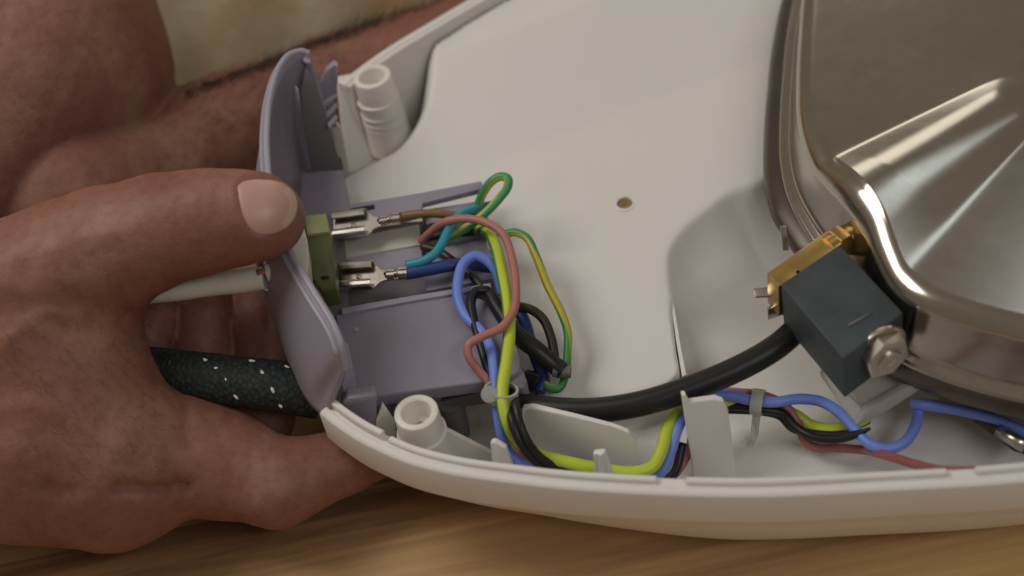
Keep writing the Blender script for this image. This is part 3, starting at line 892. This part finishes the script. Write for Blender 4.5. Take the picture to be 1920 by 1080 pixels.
# resample by angle round the centre
ang = np.array([math.atan2(p.y - bc.y, p.x - bc.x) for p in bo])
rad = np.array([math.hypot(p.y - bc.y, p.x - bc.x) for p in bo])
oi = np.argsort(ang)
NA = 900
aa = np.linspace(-math.pi, math.pi, NA, endpoint=False)
rr_ = np.interp(aa, np.concatenate([ang[oi] - 2 * math.pi, ang[oi], ang[oi] + 2 * math.pi]), np.tile(rad[oi], 3))
ker = np.ones(7) / 7
rr_ = np.convolve(np.concatenate([rr_[-3:], rr_, rr_[:3]]), ker, 'valid')
R0 = np.stack([bc.x + rr_ * np.cos(aa), bc.y + rr_ * np.sin(aa)], -1)
tg = np.roll(R0, -1, 0) - np.roll(R0, 1, 0)
nn = np.stack([tg[:, 1], -tg[:, 0]], -1)
nn /= np.linalg.norm(nn, axis=1, keepdims=True)


def line(a, b):
    a, b = at(a[0], a[1], ZT), at(b[0], b[1], ZT)
    d = np.array([b.x - a.x, b.y - a.y])
    d /= np.linalg.norm(d)
    return np.array([a.x, a.y]), np.array([d[1], -d[0]]), d


LC1, LS1 = line((1545, 305), (1910, 130)), line((1612, 352), (1920, 160))
LS2, LC2 = line((1655, 385), (1925, 218)), line((1712, 492), (1925, 262))
tipa = at(1935, 150, ZT + 0.3)


def ridge(x, y):
    P = np.stack([x, y], -1)
    dist = lambda L: (P - L[0]) @ L[1]
    c1, s1, s2, c2 = dist(LC1), dist(LS1), dist(LS2), dist(LC2)
    w1, w2 = np.maximum(c1 - s1, 0.08), np.maximum(s2 - c2, 0.08)

    def g(t):
        t = 0.5 * (t + np.sqrt(t * t + 0.006)) - 0.0012        # tight concave foot
        k_ = 0.42
        h_ = np.clip(0.5 + 0.5 * (1 - t) / k_, 0, 1)
        return 1 + (t - 1) * h_ - k_ * h_ * (1 - h_)           # soft convex shoulder
    wa = np.clip(0.5 * (w1 + w2), 0.1, 1.2)
    hh = 0.39 * wa * np.clip(np.minimum(g(c1 / w1), g(-c2 / w2)), 0, 1)
    along = (P - np.array([tipa.x, tipa.y])) @ LC1[2]
    fade = 1 - sstep(-0.9, 0.15, along)
    return hh * fade


verts, rows_n = [], 0
# plate rows from the centre out to the start of the fillet
INS = 0.50
Rin = R0 - nn * INS
fr = np.concatenate([np.linspace(0.03, 0.55, 20), np.linspace(0.56, 1.0, 130)])
ctr = np.array([bc.x, bc.y])
allv = []
for f in fr:
    p = ctr + (Rin - ctr) * f
    z = ZT + 0.06 * (1 - f ** 2) + ridge(p[:, 0], p[:, 1])
    allv.append(np.column_stack([p, z]))
SIDE = []
for t in np.linspace(0.06, 1, 16):
    a = t * math.pi / 2
    SIDE.append((-INS + (INS + 0.02) * math.sin(a), ZT - 0.47 * (1 - math.cos(a)), 1 - t * 0.55))
SIDE += [(0.05, 4.8, 0.38), (0.08, 4.6, 0.3), (0.11, 4.3, 0.15), (0.14, 4.0, 0), (0.16, 3.8, 0), (0.18, 3.66, 0), (0.24, 3.62, 0), (0.36, 3.60, 0), (0.42, 3.57, 0), (0.45, 3.5, 0), (0.42, 3.43, 0), (0.38, 3.4, 0), (0.0, 3.38, 0)]
SKIRT = [(0.30, 3.37), (0.46, 3.33), (0.70, 3.22), (0.82, 3.10), (0.86, 2.98), (0.80, 2.88), (0.45, 2.84), (-0.6, 2.90), (-0.9, 1.2)]
for (o_, z, hf) in SIDE:
    z = z + (0.12 if z < 4.1 else 0)
    p = R0 + nn * o_
    pi_ = R0 - nn * max(INS * 0.6, 0)
    allv.append(np.column_stack([p, z + hf * ridge(pi_[:, 0], pi_[:, 1]) * 0.9]))
nr = len(allv)
V = np.concatenate(allv)
i_ = np.arange(NA)
F = []
for r in range(nr - 1):
    F.append(np.stack([r * NA + i_, (r + 1) * NA + i_, (r + 1) * NA + (i_ + 1) % NA, r * NA + (i_ + 1) % NA], -1))
F = np.concatenate(F)
ntop = len(fr) + 26
me = bpy.data.meshes.new('tank')
me.from_pydata(V.tolist(), [], F.tolist() + [list(range(NA))])
smooth(obj('tank', me, M['steel'], boiler))
sv = np.concatenate([np.column_stack([R0 + nn * (np.where(o_ > 0.3, 0.3 + (o_ - 0.3) * (1 - 0.75 * np.clip(-nn[:, 1] * 1.3, 0, 1)), o_))[:, None], np.full(NA, z) + 0.12]) for o_, z in SKIRT])
sf = np.concatenate([np.stack([r * NA + i_, (r + 1) * NA + i_, (r + 1) * NA + (i_ + 1) % NA, r * NA + (i_ + 1) % NA], -1) for r in range(len(SKIRT) - 1)])
me = bpy.data.meshes.new('bottom_flange')
me.from_pydata(sv.tolist(), [], sf.tolist())
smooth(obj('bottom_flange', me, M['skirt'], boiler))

# ------------------------------------------------------------------ solenoid valve
valve = empty('solenoid_valve', 'solenoid valve with a dark slate coil block, brass body and hex nut', 'valve')
ZV = 4.95
A, B_, C_, D_ = at(1463, 533, ZV), at(1574, 458, ZV), at(1694, 586, ZV), at(1581, 672, ZV)
coil = smooth(obj('coil', slab_bm([A, B_, C_, D_], (0.06, -0.02, -1.42), bev=0.05, seg=3), M['coil'], valve), 40)
ab = (B_ - A).normalized()
ad = (D_ - A).normalized()
e1, e2 = at(1590, 612, ZV), at(1634, 587, ZV)
obj('moulded_line', tube_bm([e1 + Vector((0, 0, 0.01)), e2 + Vector((0, 0, 0.01))], 0.035, 8, sub=0), M['grey_dark'], coil)
# brass body beyond the AB face
up = Vector((0, 0, 1))
b0 = A - ad * 0.02 + ab * (-0.04) - up * 0.08
b1 = B_ - ad * 0.02 + ab * 0.12 - up * 0.08
brass = smooth(obj('brass_body', slab_bm([b0, b0.lerp(b1, 0.3), b0.lerp(b1, 0.3) - ad * 0.09, b0.lerp(b1, 0.34) - ad * 0.09, b0.lerp(b1, 0.34), b1, b1 - ad * 0.55, b0 - ad * 0.5], -up * 1.05, bev=0.045, seg=2), M['brass'], valve), 40)
smooth(obj('brass_neck', tube_bm([b1 - ad * 0.25 - ab * 0.3 - up * .25, b1 - ad * 0.28 + ab * 0.5 - up * .3], 0.32, 20, sub=0), M['brass'], valve), 40)
smooth(obj('brass_hex', lathe_bm(b1 - ad * 0.27 - ab * 0.05 - up * .3, [(0.40, 0), (0.42, 0.04), (0.42, 0.26), (0.40, 0.3)], 6, ab), M['brass'], valve), 30)
# nut
fn = (D_ - A).cross(up)
fn = ad.copy()
fn.z = 0
fn.normalize()
dc = (C_ - D_).normalized()
nc = D_.lerp(C_, 0.60) - up * 0.60
smooth(obj('washer', lathe_bm(nc, [(0.66, -0.02), (0.67, 0.0), (0.67, 0.06), (0.65, 0.08)], 32, fn), M['nut'], valve), 30)
hexn = smooth(obj('hex_nut', lathe_bm(nc + fn * 0.08, [(0.54, 0), (0.57, 0.03), (0.57, 0.28), (0.52, 0.34)], 6, fn), M['nut'], valve), 25)
smooth(obj('bolt_end', lathe_bm(nc + fn * 0.3, [(0.30, 0), (0.30, 0.16), (0.27, 0.19), (0.10, 0.19), (0.08, 0.14)], 24, fn), M['nut'], valve), 30)
# blade terminals on the left side
smooth(obj('blade_terminal', slab_bm(px([(1413, 540, 4.25), (1470, 535, 4.25), (1474, 553, 4.2), (1416, 556, 4.2)]), (0, 0, -0.07), bev=0.015), M['tin'], valve), 30)
smooth(obj('blade_terminal', slab_bm(px([(1438, 575, 3.9), (1476, 562, 3.9), (1477, 567, 3.9), (1440, 580, 3.9)]), (0, 0, -0.4), bev=0.012), M['tin'], valve), 30)
smooth(obj('blade_terminal', slab_bm(px([(1464, 428, 4.0), (1474, 425, 4.1), (1480, 470, 3.5), (1468, 470, 3.5)]), (0, 0.08, 0), bev=0.012), M['tin'], valve), 30)

# translucent bracket under the valve
br = empty('nylon_bracket', 'translucent white bracket carrying the valve above the channel', 'bracket')
V_ = Vector((0.0, 0.18, 0))
for pts in ([(1540, 708, 2.6), (1556, 692, 2.7), (1580, 730, 2.6), (1624, 776, 2.4), (1606, 796, 2.2), (1580, 766, 2.3)],
            [(1604, 798, 2.2), (1620, 772, 2.5), (1700, 728, 3.0), (1726, 716, 3.1), (1730, 728, 2.9), (1640, 786, 2.3)],
            [(1570, 700, 2.6), (1700, 690, 3.0), (1715, 720, 2.7), (1622, 768, 2.2)],
            [(1722, 722, 2.6), (1758, 736, 2.5), (1764, 750, 2.4), (1728, 748, 2.4)]):
    smooth(obj('bracket_arm', slab_bm(px(pts), V_, bev=0.03), M['tie'], br), 40)

# metal sleeve at the right edge
sl = empty('sensor_sleeve', 'small steel tube on a brown lead at the right edge under the boiler', 'sensor')
obj('tube', tube_bm(px([(1872, 806, 2.0), (1905, 826, 2.0), (1925, 838, 2.0)]), 0.17, 16, sub=0), M['tin'], sl)
obj('lead', tube_bm(px([(1830, 786, 2.0), (1852, 796, 2.0), (1880, 812, 2.0)]), 0.1, 10), M['dkbrown'], sl)
obj('flange', slab_bm(px([(1835, 792, 1.9), (1880, 800, 1.9), (1930, 852, 1.9), (1900, 842, 1.9)]), (0, 0, -0.08), bev=0.02), M['dkbrown'], sl)

# ------------------------------------------------------------------ cords held in the hand
o = tag(obj('braided_cable', tube_bm(px([(180, 665, 3.2), (260, 690, 3.3), (330, 700, 3.45), (420, 712, 3.5), (500, 722, 3.4), (600, 736, 3.0)]), lambda t: 0.56 + 0.08 * t, 28), M['braid']),
        'dark green braided cable with white flecks between the fingers and the end cap', 'cable')
fleck_me = None
bt = bmesh.new()
bmesh.ops.create_icosphere(bt, subdivisions=2, radius=1)
bmesh.ops.scale(bt, vec=(0.045, 0.105, 0.025), verts=bt.verts)
fleck_me = bpy.data.meshes.new('white_thread')
for f in bt.faces:
    f.smooth = True
bt.to_mesh(fleck_me)
bt.free()
M['thread'] = plastic('white_thread', (0.75, 0.72, 0.66, 1), 0.7, 0.05, 10, 0)
fleck_me.materials.append(M['thread'])


def cable_hit(x, y):
    # front of the cable on this line of sight
    path = catmull(px([(180, 665, 3.2), (260, 690, 3.3), (330, 700, 3.45), (420, 712, 3.5), (500, 722, 3.4), (600, 736, 3.0)]), 8)
    d = ray(x, y).normalized()
    best = None
    for p in path:
        v = p - CAM
        t = v.dot(d)
        e = (v - d * t).length
        if best is None or e < best[0]:
            best = (e, t)
    e, t = best
    return CAM + d * (t - math.sqrt(max(0.61 ** 2 - min(e, 0.60) ** 2, 0.0)))


for (x, y, a) in ((322, 684, 60), (342, 708, 60), (387, 677, 40), (409, 692, 20), (426, 715, 65), (474, 678, 20), (493, 701, 60), (511, 730, 70), (442, 742, 60), (525, 758, 65), (300, 672, 30), (360, 730, 60), (540, 690, 40)):
    q = obj('white_thread', fleck_me, None, o)
    p = cable_hit(x, y)
    q.location = p
    v = (CAM - p).normalized()
    along = (RT * math.cos(math.radians(a)) - UP * math.sin(math.radians(a)))
    along = (along - v * along.dot(v)).normalized()
    sd = along.cross(v)
    q.matrix_world = Matrix(((sd.x, along.x, v.x, p.x), (sd.y, along.y, v.y, p.y), (sd.z, along.z, v.z, p.z), (0, 0, 0, 1)))

o = tag(obj('power_cord', tube_bm(px([(120, 585, 4.7), (190, 570, 4.9), (250, 554, 5.05), (330, 542, 5.15), (420, 531, 5.2), (497, 521, 5.2)]), lambda t: 0.285 + 0.012 * math.sin(t * 23), 20), M['cord']),
        'ivory sheathed power cord cut open just outside the grey end cap', 'cord')
obj('core', tube_bm(px([(482, 513, 5.42), (497, 509, 5.42), (499, 509, 5.4)]), 0.1, 12, sub=0), M['red'], o)
obj('flap', slab_bm(px([(494, 490, 5.5), (503, 488, 5.5), (508, 545, 4.9), (498, 546, 4.9), (488, 538, 5.0)]), (0.06, 0.03, 0), bev=0.02), M['cord'], o)
obj('inner_sheath', tube_bm(px([(500, 512, 5.3), (525, 506, 5.3), (560, 495, 5.2)]), 0.22, 16), M['cream'], o)


# ------------------------------------------------------------------ person: hand and arm as one skin
def surface_nets(Fd, org, h):
    s = Fd < 0
    nx, ny, nz = Fd.shape
    cnt = np.zeros((nx - 1, ny - 1, nz - 1))
    acc = np.zeros((nx - 1, ny - 1, nz - 1, 3))
    cor = [(a, b, c) for a in (0, 1) for b in (0, 1) for c in (0, 1)]
    sl = lambda c: (slice(c[0], nx - 1 + c[0]), slice(c[1], ny - 1 + c[1]), slice(c[2], nz - 1 + c[2]))
    for a in cor:
        for ax in range(3):
            if a[ax] == 0:
                b = list(a)
                b[ax] = 1
                fa, fb = Fd[sl(a)], Fd[sl(b)]
                m = s[sl(a)] != s[sl(b)]
                t = np.where(m, fa / np.where(m, fa - fb, 1), 0)
                cnt += m
                for d in range(3):
                    acc[..., d] += np.where(m, a[d] + (t if d == ax else 0), 0)
    act = cnt > 0
    idx = -np.ones(act.shape, int)
    idx[act] = np.arange(act.sum())
    g = np.argwhere(act)
    v = (g + acc[act] / cnt[act][:, None]) * h + org
    Q = []
    for ax in range(3):
        u, w_ = (ax + 1) % 3, (ax + 2) % 3
        a = [slice(None)] * 3
        b = [slice(None)] * 3
        a[ax], b[ax] = slice(0, -1), slice(1, None)
        ch = np.argwhere(s[tuple(a)] != s[tuple(b)])
        ch = ch[(ch[:, u] > 0) & (ch[:, w_] > 0) & (ch[:, u] < Fd.shape[u] - 1) & (ch[:, w_] < Fd.shape[w_] - 1)]
        e = np.eye(3, dtype=int)
        q = [idx[tuple((ch - du * e[u] - dw * e[w_]).T)] for du, dw in ((0, 0), (1, 0), (1, 1), (0, 1))]
        q = np.stack(q, -1)
        fl = s[tuple(ch.T)]
        q[~fl] = q[~fl][:, ::-1]
        Q.append(q)
    return v, np.concatenate(Q)


def cone(P, a, b, ra, rb):
    ab_ = b - a
    t = np.clip(((P - a) @ ab_) / (ab_ @ ab_), 0, 1)
    d = np.linalg.norm(P - a - t[..., None] * ab_, axis=-1)
    return d - (ra + (rb - ra) * t)


def smin(a, b, k):
    h = np.clip(0.5 + 0.5 * (b - a) / k, 0, 1)
    return b + (a - b) * h - k * h * (1 - h)


def C3(x, y, z, r):
    p = at(x, y, z)
    return np.array(p), cm(r, p)


HAND = [  # chains of (px, py, z, radius px); k joins the chain to what came before
    (0.0, [(-330, 640, 4.6, 210), (-120, 640, 4.6, 205), (20, 680, 4.3, 195), (105, 800, 3.4, 172), (190, 868, 2.7, 152)]),          # wrist and back of the hand
    (1.0, [(-60, 600, 5.2, 180), (70, 560, 5.7, 140), (150, 505, 6.2, 118), (215, 462, 6.6, 104)]),      # ball of the thumb
    (0.5, [(215, 462, 6.6, 104), (300, 432, 6.9, 96), (372, 418, 7.05, 89), (412, 411, 7.1, 83), (470, 406, 7.15, 76), (497, 407, 7.1, 73)]),  # thumb
    (0.9, [(95, 620, 4.9, 105), (140, 700, 4.3, 120), (200, 800, 3.3, 122)]),                          # web down to the index knuckle
    (0.6, [(235, 880, 2.5, 138), (300, 856, 2.35, 120), (372, 850, 2.2, 97), (440, 876, 2.1, 88), (518, 906, 2.0, 80)]),   # index, first bone
    (0.3, [(518, 906, 2.0, 80), (575, 892, 1.9, 66), (640, 868, 1.8, 58), (720, 838, 1.75, 52)]),      # index, second bone
    (0.6, [(-170, 820, 3.2, 195), (50, 850, 2.75, 158), (190, 880, 2.5, 142)]),                          # outer edge of the hand
]
CURL = [
    [(200, 770, 2.6, 60), (240, 720, 3.0, 50), (268, 668, 3.3, 44), (284, 615, 3.6, 42), (300, 580, 3.7, 36)],
    [(240, 800, 1.7, 62), (320, 790, 1.6, 62), (372, 730, 2.1, 57), (379, 660, 2.65, 56), (382, 590, 3.1, 55), (384, 535, 3.3, 50)],
    [(300, 860, 1.2, 60), (430, 838, 1.3, 62), (494, 780, 1.5, 60), (492, 690, 2.0, 57), (490, 610, 2.6, 56), (490, 540, 3.0, 52)],
]
ARM = [
    (0.0, [(-420, 420, 3.4, 260), (-150, 330, 3.0, 250), (140, 385, 2.4, 195), (320, 318, 1.9, 135), (450, 255, 1.7, 118), (640, 177, 1.45, 107), (960, 60, 1.4, 102)]),      # forearm
    (0.12, [(-150, 330, 4.2, 250), (40, 150, 4.6, 272), (12, -60, 5.0, 262), (-20, -420, 6.0, 250)]),     # upper arm
]


def build_field(P):
    d = None
    for k, ch in HAND:
        for a, b in zip(ch[:-1], ch[1:]):
            (pa, ra), (pb, rb) = C3(*a), C3(*b)
            e = cone(P, pa, pb, ra, rb)
            d = e if d is None else smin(d, e, max(k, 0.25))
    cu = None
    for ch in CURL:
        f = None
        for a, b in zip(ch[:-1], ch[1:]):
            (pa, ra), (pb, rb) = C3(*a), C3(*b)
            e = cone(P, pa, pb, ra, rb)
            f = e if f is None else smin(f, e, 0.15)
        cu = f if cu is None else smin(cu, f, 0.02)
    d = smin(d, cu, 0.12)
    g = None
    for k, ch in ARM:
        f = None
        for a, b in zip(ch[:-1], ch[1:]):
            (pa, ra), (pb, rb) = C3(*a), C3(*b)
            e = cone(P, pa, pb, ra, rb)
            f = e if f is None else smin(f, e, 0.6)
        g = f if g is None else smin(g, f, k)
    return smin(d, g, 0.12)


lo = np.array([-19.5, -9.0, -0.2])
hi = np.array([3.2, 21.0, 12.2])
HS = 0.12
ax_ = [np.arange(lo[i], hi[i], HS, dtype=np.float64) for i in range(3)]
shape = [len(a) for a in ax_]
Fd = np.empty(shape)
for i0 in range(0, shape[0], 24):
    G = np.stack(np.meshgrid(ax_[0][i0:i0 + 24], ax_[1], ax_[2], indexing='ij'), -1)
    Fd[i0:i0 + 24] = build_field(G)
Fd[0], Fd[-1], Fd[:, 0], Fd[:, -1], Fd[:, :, 0], Fd[:, :, -1] = 1, 1, 1, 1, 1, 1
v, qd = surface_nets(Fd, lo, HS)
del Fd
# true up the vertices on the field, then press the folds in
grad = lambda P, e=0.02: np.stack([build_field(P + np.eye(3)[i] * e) - build_field(P - np.eye(3)[i] * e) for i in range(3)], -1) / (2 * e)
inb = (v > lo + 3 * HS).all(1) & (v < hi - 3 * HS).all(1)
for _ in range(2):
    g = grad(v[inb])
    g /= np.maximum(np.linalg.norm(g, axis=1, keepdims=True), 1e-6)
    v[inb] -= g * np.clip(build_field(v[inb]), -0.1, 0.1)[:, None]
nrm = np.zeros_like(v)
nrm[inb] = g
cam_np, fw_np, rt_np, up_np = (np.array(a) for a in (CAM, FW, RT, UP))
rel = v - cam_np
dep = rel @ fw_np
PXY = np.stack([960 + FPX * (rel @ rt_np) / dep, 540 - FPX * (rel @ up_np) / dep], -1)
front = ((nrm * rel).sum(1) < 0) & inb
CREASE = [  # polyline in the picture, depth cm, width px
    ([(408, 345), (402, 380), (408, 420), (424, 462)], 0.035, 7), ([(386, 345), (378, 385), (384, 430), (396, 470)], 0.03, 6),
    ([(362, 350), (354, 392), (360, 436)], 0.025, 6), ([(340, 362), (334, 400), (338, 440)], 0.02, 6),
    ([(222, 917), (270, 916), (312, 920), (345, 914)], 0.20, 12), ([(-10, 585), (110, 585), (215, 595)], 0.17, 42), ([(330, 715), (350, 760), (352, 830)], 0.05, 16), ([(395, 795), (430, 860), (420, 940)], 0.05, 22), ([(40, 915), (110, 925), (150, 918)], 0.05, 12),
    ([(330, 905), (332, 930), (345, 955)], 0.05, 8),
    ([(178, 480), (205, 520), (222, 560), (236, 600)], 0.07, 12), ([(205, 470), (230, 505), (244, 540)], 0.05, 9), ([(150, 500), (168, 545), (190, 590)], 0.05, 12),
    ([(345, 735), (352, 765), (350, 800)], 0.03, 6), ([(430, 770), (438, 800)], 0.025, 6), ([(470, 850), (480, 900), (470, 950)], 0.03, 8), ([(500, 845), (512, 900), (505, 960)], 0.03, 8),
    ([(60, 640), (130, 690), (200, 780)], 0.04, 22), ([(20, 560), (90, 600), (150, 640)], 0.04, 18),
    ([(260, 650), (280, 655), (305, 648)], 0.04, 5), ([(325, 645), (370, 650), (415, 642)], 0.05, 6),
]
thumb_nail = [(443, 347), (456, 338), (480, 335), (510, 337), (535, 345), (552, 362), (558, 386), (552, 410), (536, 428), (510, 439), (486, 440), (468, 428), (456, 406), (447, 378)]
disp = np.zeros(len(v))
fi = np.where(front)[0]
for pl, dpt, wd in CREASE:
    d2 = np.full(len(fi), 1e9)
    for a, b in zip(pl[:-1], pl[1:]):
        a, b = np.array(a, float), np.array(b, float)
        t = np.clip(((PXY[fi] - a) @ (b - a)) / ((b - a) @ (b - a)), 0, 1)
        d2 = np.minimum(d2, ((PXY[fi] - a - t[:, None] * (b - a)) ** 2).sum(1))
    disp[fi] -= dpt * np.exp(-d2 / wd ** 2)
# nail bed sits a little lower, with a fold round it
dn = sdf_poly(PXY[fi, 0], PXY[fi, 1], thumb_nail)
disp[fi] -= np.where(dn < 0, 0.05, 0) * np.clip(-dn / 6, 0, 1)
disp[fi] += 0.055 * np.exp(-((dn - 7) / 6) ** 2) * np.clip((535 - PXY[fi, 0]) / 40, 0, 1)
# tendons and veins raised on the back of the hand
for pl, dpt, wd in (([(-20, 760), (120, 770), (230, 840)], 0.07, 26), ([(0, 480), (120, 460), (260, 420)], 0.04, 22), ([(10, 640), (70, 590), (150, 600)], 0.05, 14)):
    d2 = np.full(len(fi), 1e9)
    for a, b in zip(pl[:-1], pl[1:]):
        a, b = np.array(a, float), np.array(b, float)
        t = np.clip(((PXY[fi] - a) @ (b - a)) / ((b - a) @ (b - a)), 0, 1)
        d2 = np.minimum(d2, ((PXY[fi] - a - t[:, None] * (b - a)) ** 2).sum(1))
    disp[fi] += dpt * np.exp(-d2 / wd ** 2)
rg = np.random.RandomState(4)
for wl, am, cnt in ((1.9, 0.008, 7), (0.8, 0.0028, 9), (0.36, 0.0012, 9)):
    for _ in range(cnt):
        kv = rg.normal(size=3)
        kv *= 2 * math.pi / wl / np.linalg.norm(kv)
        disp += am * np.sin(v @ kv + rg.uniform(0, 6.28) + 1.2 * np.sin(v @ kv[[1, 2, 0]] * 0.6))
vd = v + nrm * disp[:, None]

person = empty('person', 'person behind the table, bare arm and hand gripping the grey end cap, cream shirt', 'person')
me = bpy.data.meshes.new('body')
me.from_pydata(vd.tolist(), [], qd.tolist())
smooth(obj('body', me, M['skin'], person))


# points of the skin under given pixels, all at once
def skin_hits(xy, t0=26.0):
    D = np.array([np.array(ray(x, y).normalized()) for x, y in xy])
    T = np.full(len(D), t0)
    for _ in range(70):
        f = build_field(cam_np + D * T[:, None])
        T += np.clip(f, -1, 3) * 0.9
    Pn = cam_np + D * T[:, None]
    ok = (np.abs(f) < 0.01) & (T < 75)
    n = grad(Pn)
    n /= np.maximum(np.linalg.norm(n, axis=1, keepdims=True), 1e-6)
    return Pn, n, ok


# thumb nail as a thin curved plate set into its fold
nl = catmull([Vector((x, y, 0)) for x, y in thumb_nail], 3, closed=True)
cx, cy = 500, 388
RG = ((0.05, 0.030), (0.3, 0.030), (0.55, 0.028), (0.72, 0.025), (0.83, 0.021), (0.93, 0.014), (1.0, 0.0), (1.0, -0.08))
NL = len(nl)
Ph, Nh, ok_ = skin_hits([(cx + (p.x - cx) * f, cy + (p.y - cy) * f) for f, _ in RG for p in nl])
bm = bmesh.new()
rows = [[bm.verts.new(Ph[i * NL + k] + Nh[i * NL + k] * RG[i][1]) for k in range(NL)] for i in range(len(RG))]
for i in range(len(rows) - 1):
    for k in range(NL):
        f = bm.faces.new((rows[i][k], rows[i][(k + 1) % NL], rows[i + 1][(k + 1) % NL], rows[i + 1][k]))
        if i >= 3 and nl[k].x > 528 and 345 < nl[k].y < 425:
            f.material_index = 1
bm.faces.new(rows[0])
o = smooth(obj('thumbnail', bm, M['nail'], person))
o.data.materials.append(M['nail_edge'])

# hair: a dense fringe on the top edge of the forearm, sparse on its skin and on the hand
hr = random.Random(3)
jobs = []
for i in range(1300):
    t = hr.random()
    jobs.append((345 + 480 * t, 184 - 186 * t - 10 + abs(hr.gauss(0, 8)), hr.uniform(0.2, 0.6) * (0.6 + 0.7 * t), 0.0065, 0))
for i in range(260):
    t = hr.random()
    jobs.append((300 + 340 * t, 205 - 170 * t + 120 * hr.random(), hr.uniform(0.3, 0.7), 0.004, 1))
for i in range(240):
    jobs.append((hr.uniform(0, 330), hr.uniform(560, 900), hr.uniform(0.2, 0.45), 0.0035, 2))
Ph, Nh, ok_ = skin_hits([(a, b) for a, b, *_ in jobs])
bm = bmesh.new()
for (x, y, L, r_, kd), p, n, k in zip(jobs, Ph, Nh, ok_):
    if not k:
        continue
    p, n = Vector(p), Vector(n)
    if kd < 2:
        dr = (n * (0.25 if kd == 0 else 0.35) + RT * hr.uniform(0.1, 0.9) + UP * hr.uniform(-0.1, 0.5)).normalized()
    else:
        dr = (n * 0.3 + RT * hr.uniform(0.2, 0.9) - UP * hr.uniform(0.2, 0.9)).normalized()
    tube_bm([p - n * 0.02, p + dr * L * 0.5 + n * 0.03, p + dr * L + UP * hr.uniform(-0.12, 0.10)], lambda u: r_ * (1 - 0.8 * u), 4, bm, cap=False, sub=3)
o = obj('arm_hair', bm, M['hair'], person)
o['kind'] = 'stuff'

# shirt behind the arm
gr = []
bm = bmesh.new()
NXs, NYs = 90, 60
rws = []
for j in range(NYs + 1):
    rw = []
    for i in range(NXs + 1):
        u, t = i / NXs, j / NYs
        x = -15 + 16 * u
        z = 0.3 + 11 * t
        y = 14.6 + 0.30 * x + 1.6 * t + 0.35 * math.sin(x * 0.9 + t * 2) + 0.2 * math.sin(x * 1.9 - t * 4)
        rw.append(bm.verts.new((x, y, z)))
    rws.append(rw)
for j in range(NYs):
    for i in range(NXs):
        bm.faces.new((rws[j][i], rws[j][i + 1], rws[j + 1][i + 1], rws[j + 1][i]))
sh = obj('shirt', bm, M['cloth'], person)
sm = sh.modifiers.new('thick', 'SOLIDIFY')
sm.thickness = 0.2
smooth(sh)

# each empty sits at the base of its thing; the parts keep their places
bpy.context.view_layer.update()
for o in [o for o in COL.objects if o.type == 'EMPTY']:
    pts = [c.matrix_world @ Vector(b) for c in o.children for b in c.bound_box]
    if pts:
        base = Vector(((min(p.x for p in pts) + max(p.x for p in pts)) / 2, (min(p.y for p in pts) + max(p.y for p in pts)) / 2, min(p.z for p in pts)))
        o.location = base
        for c in o.children:
            c.matrix_parent_inverse = Matrix.Translation(-base)
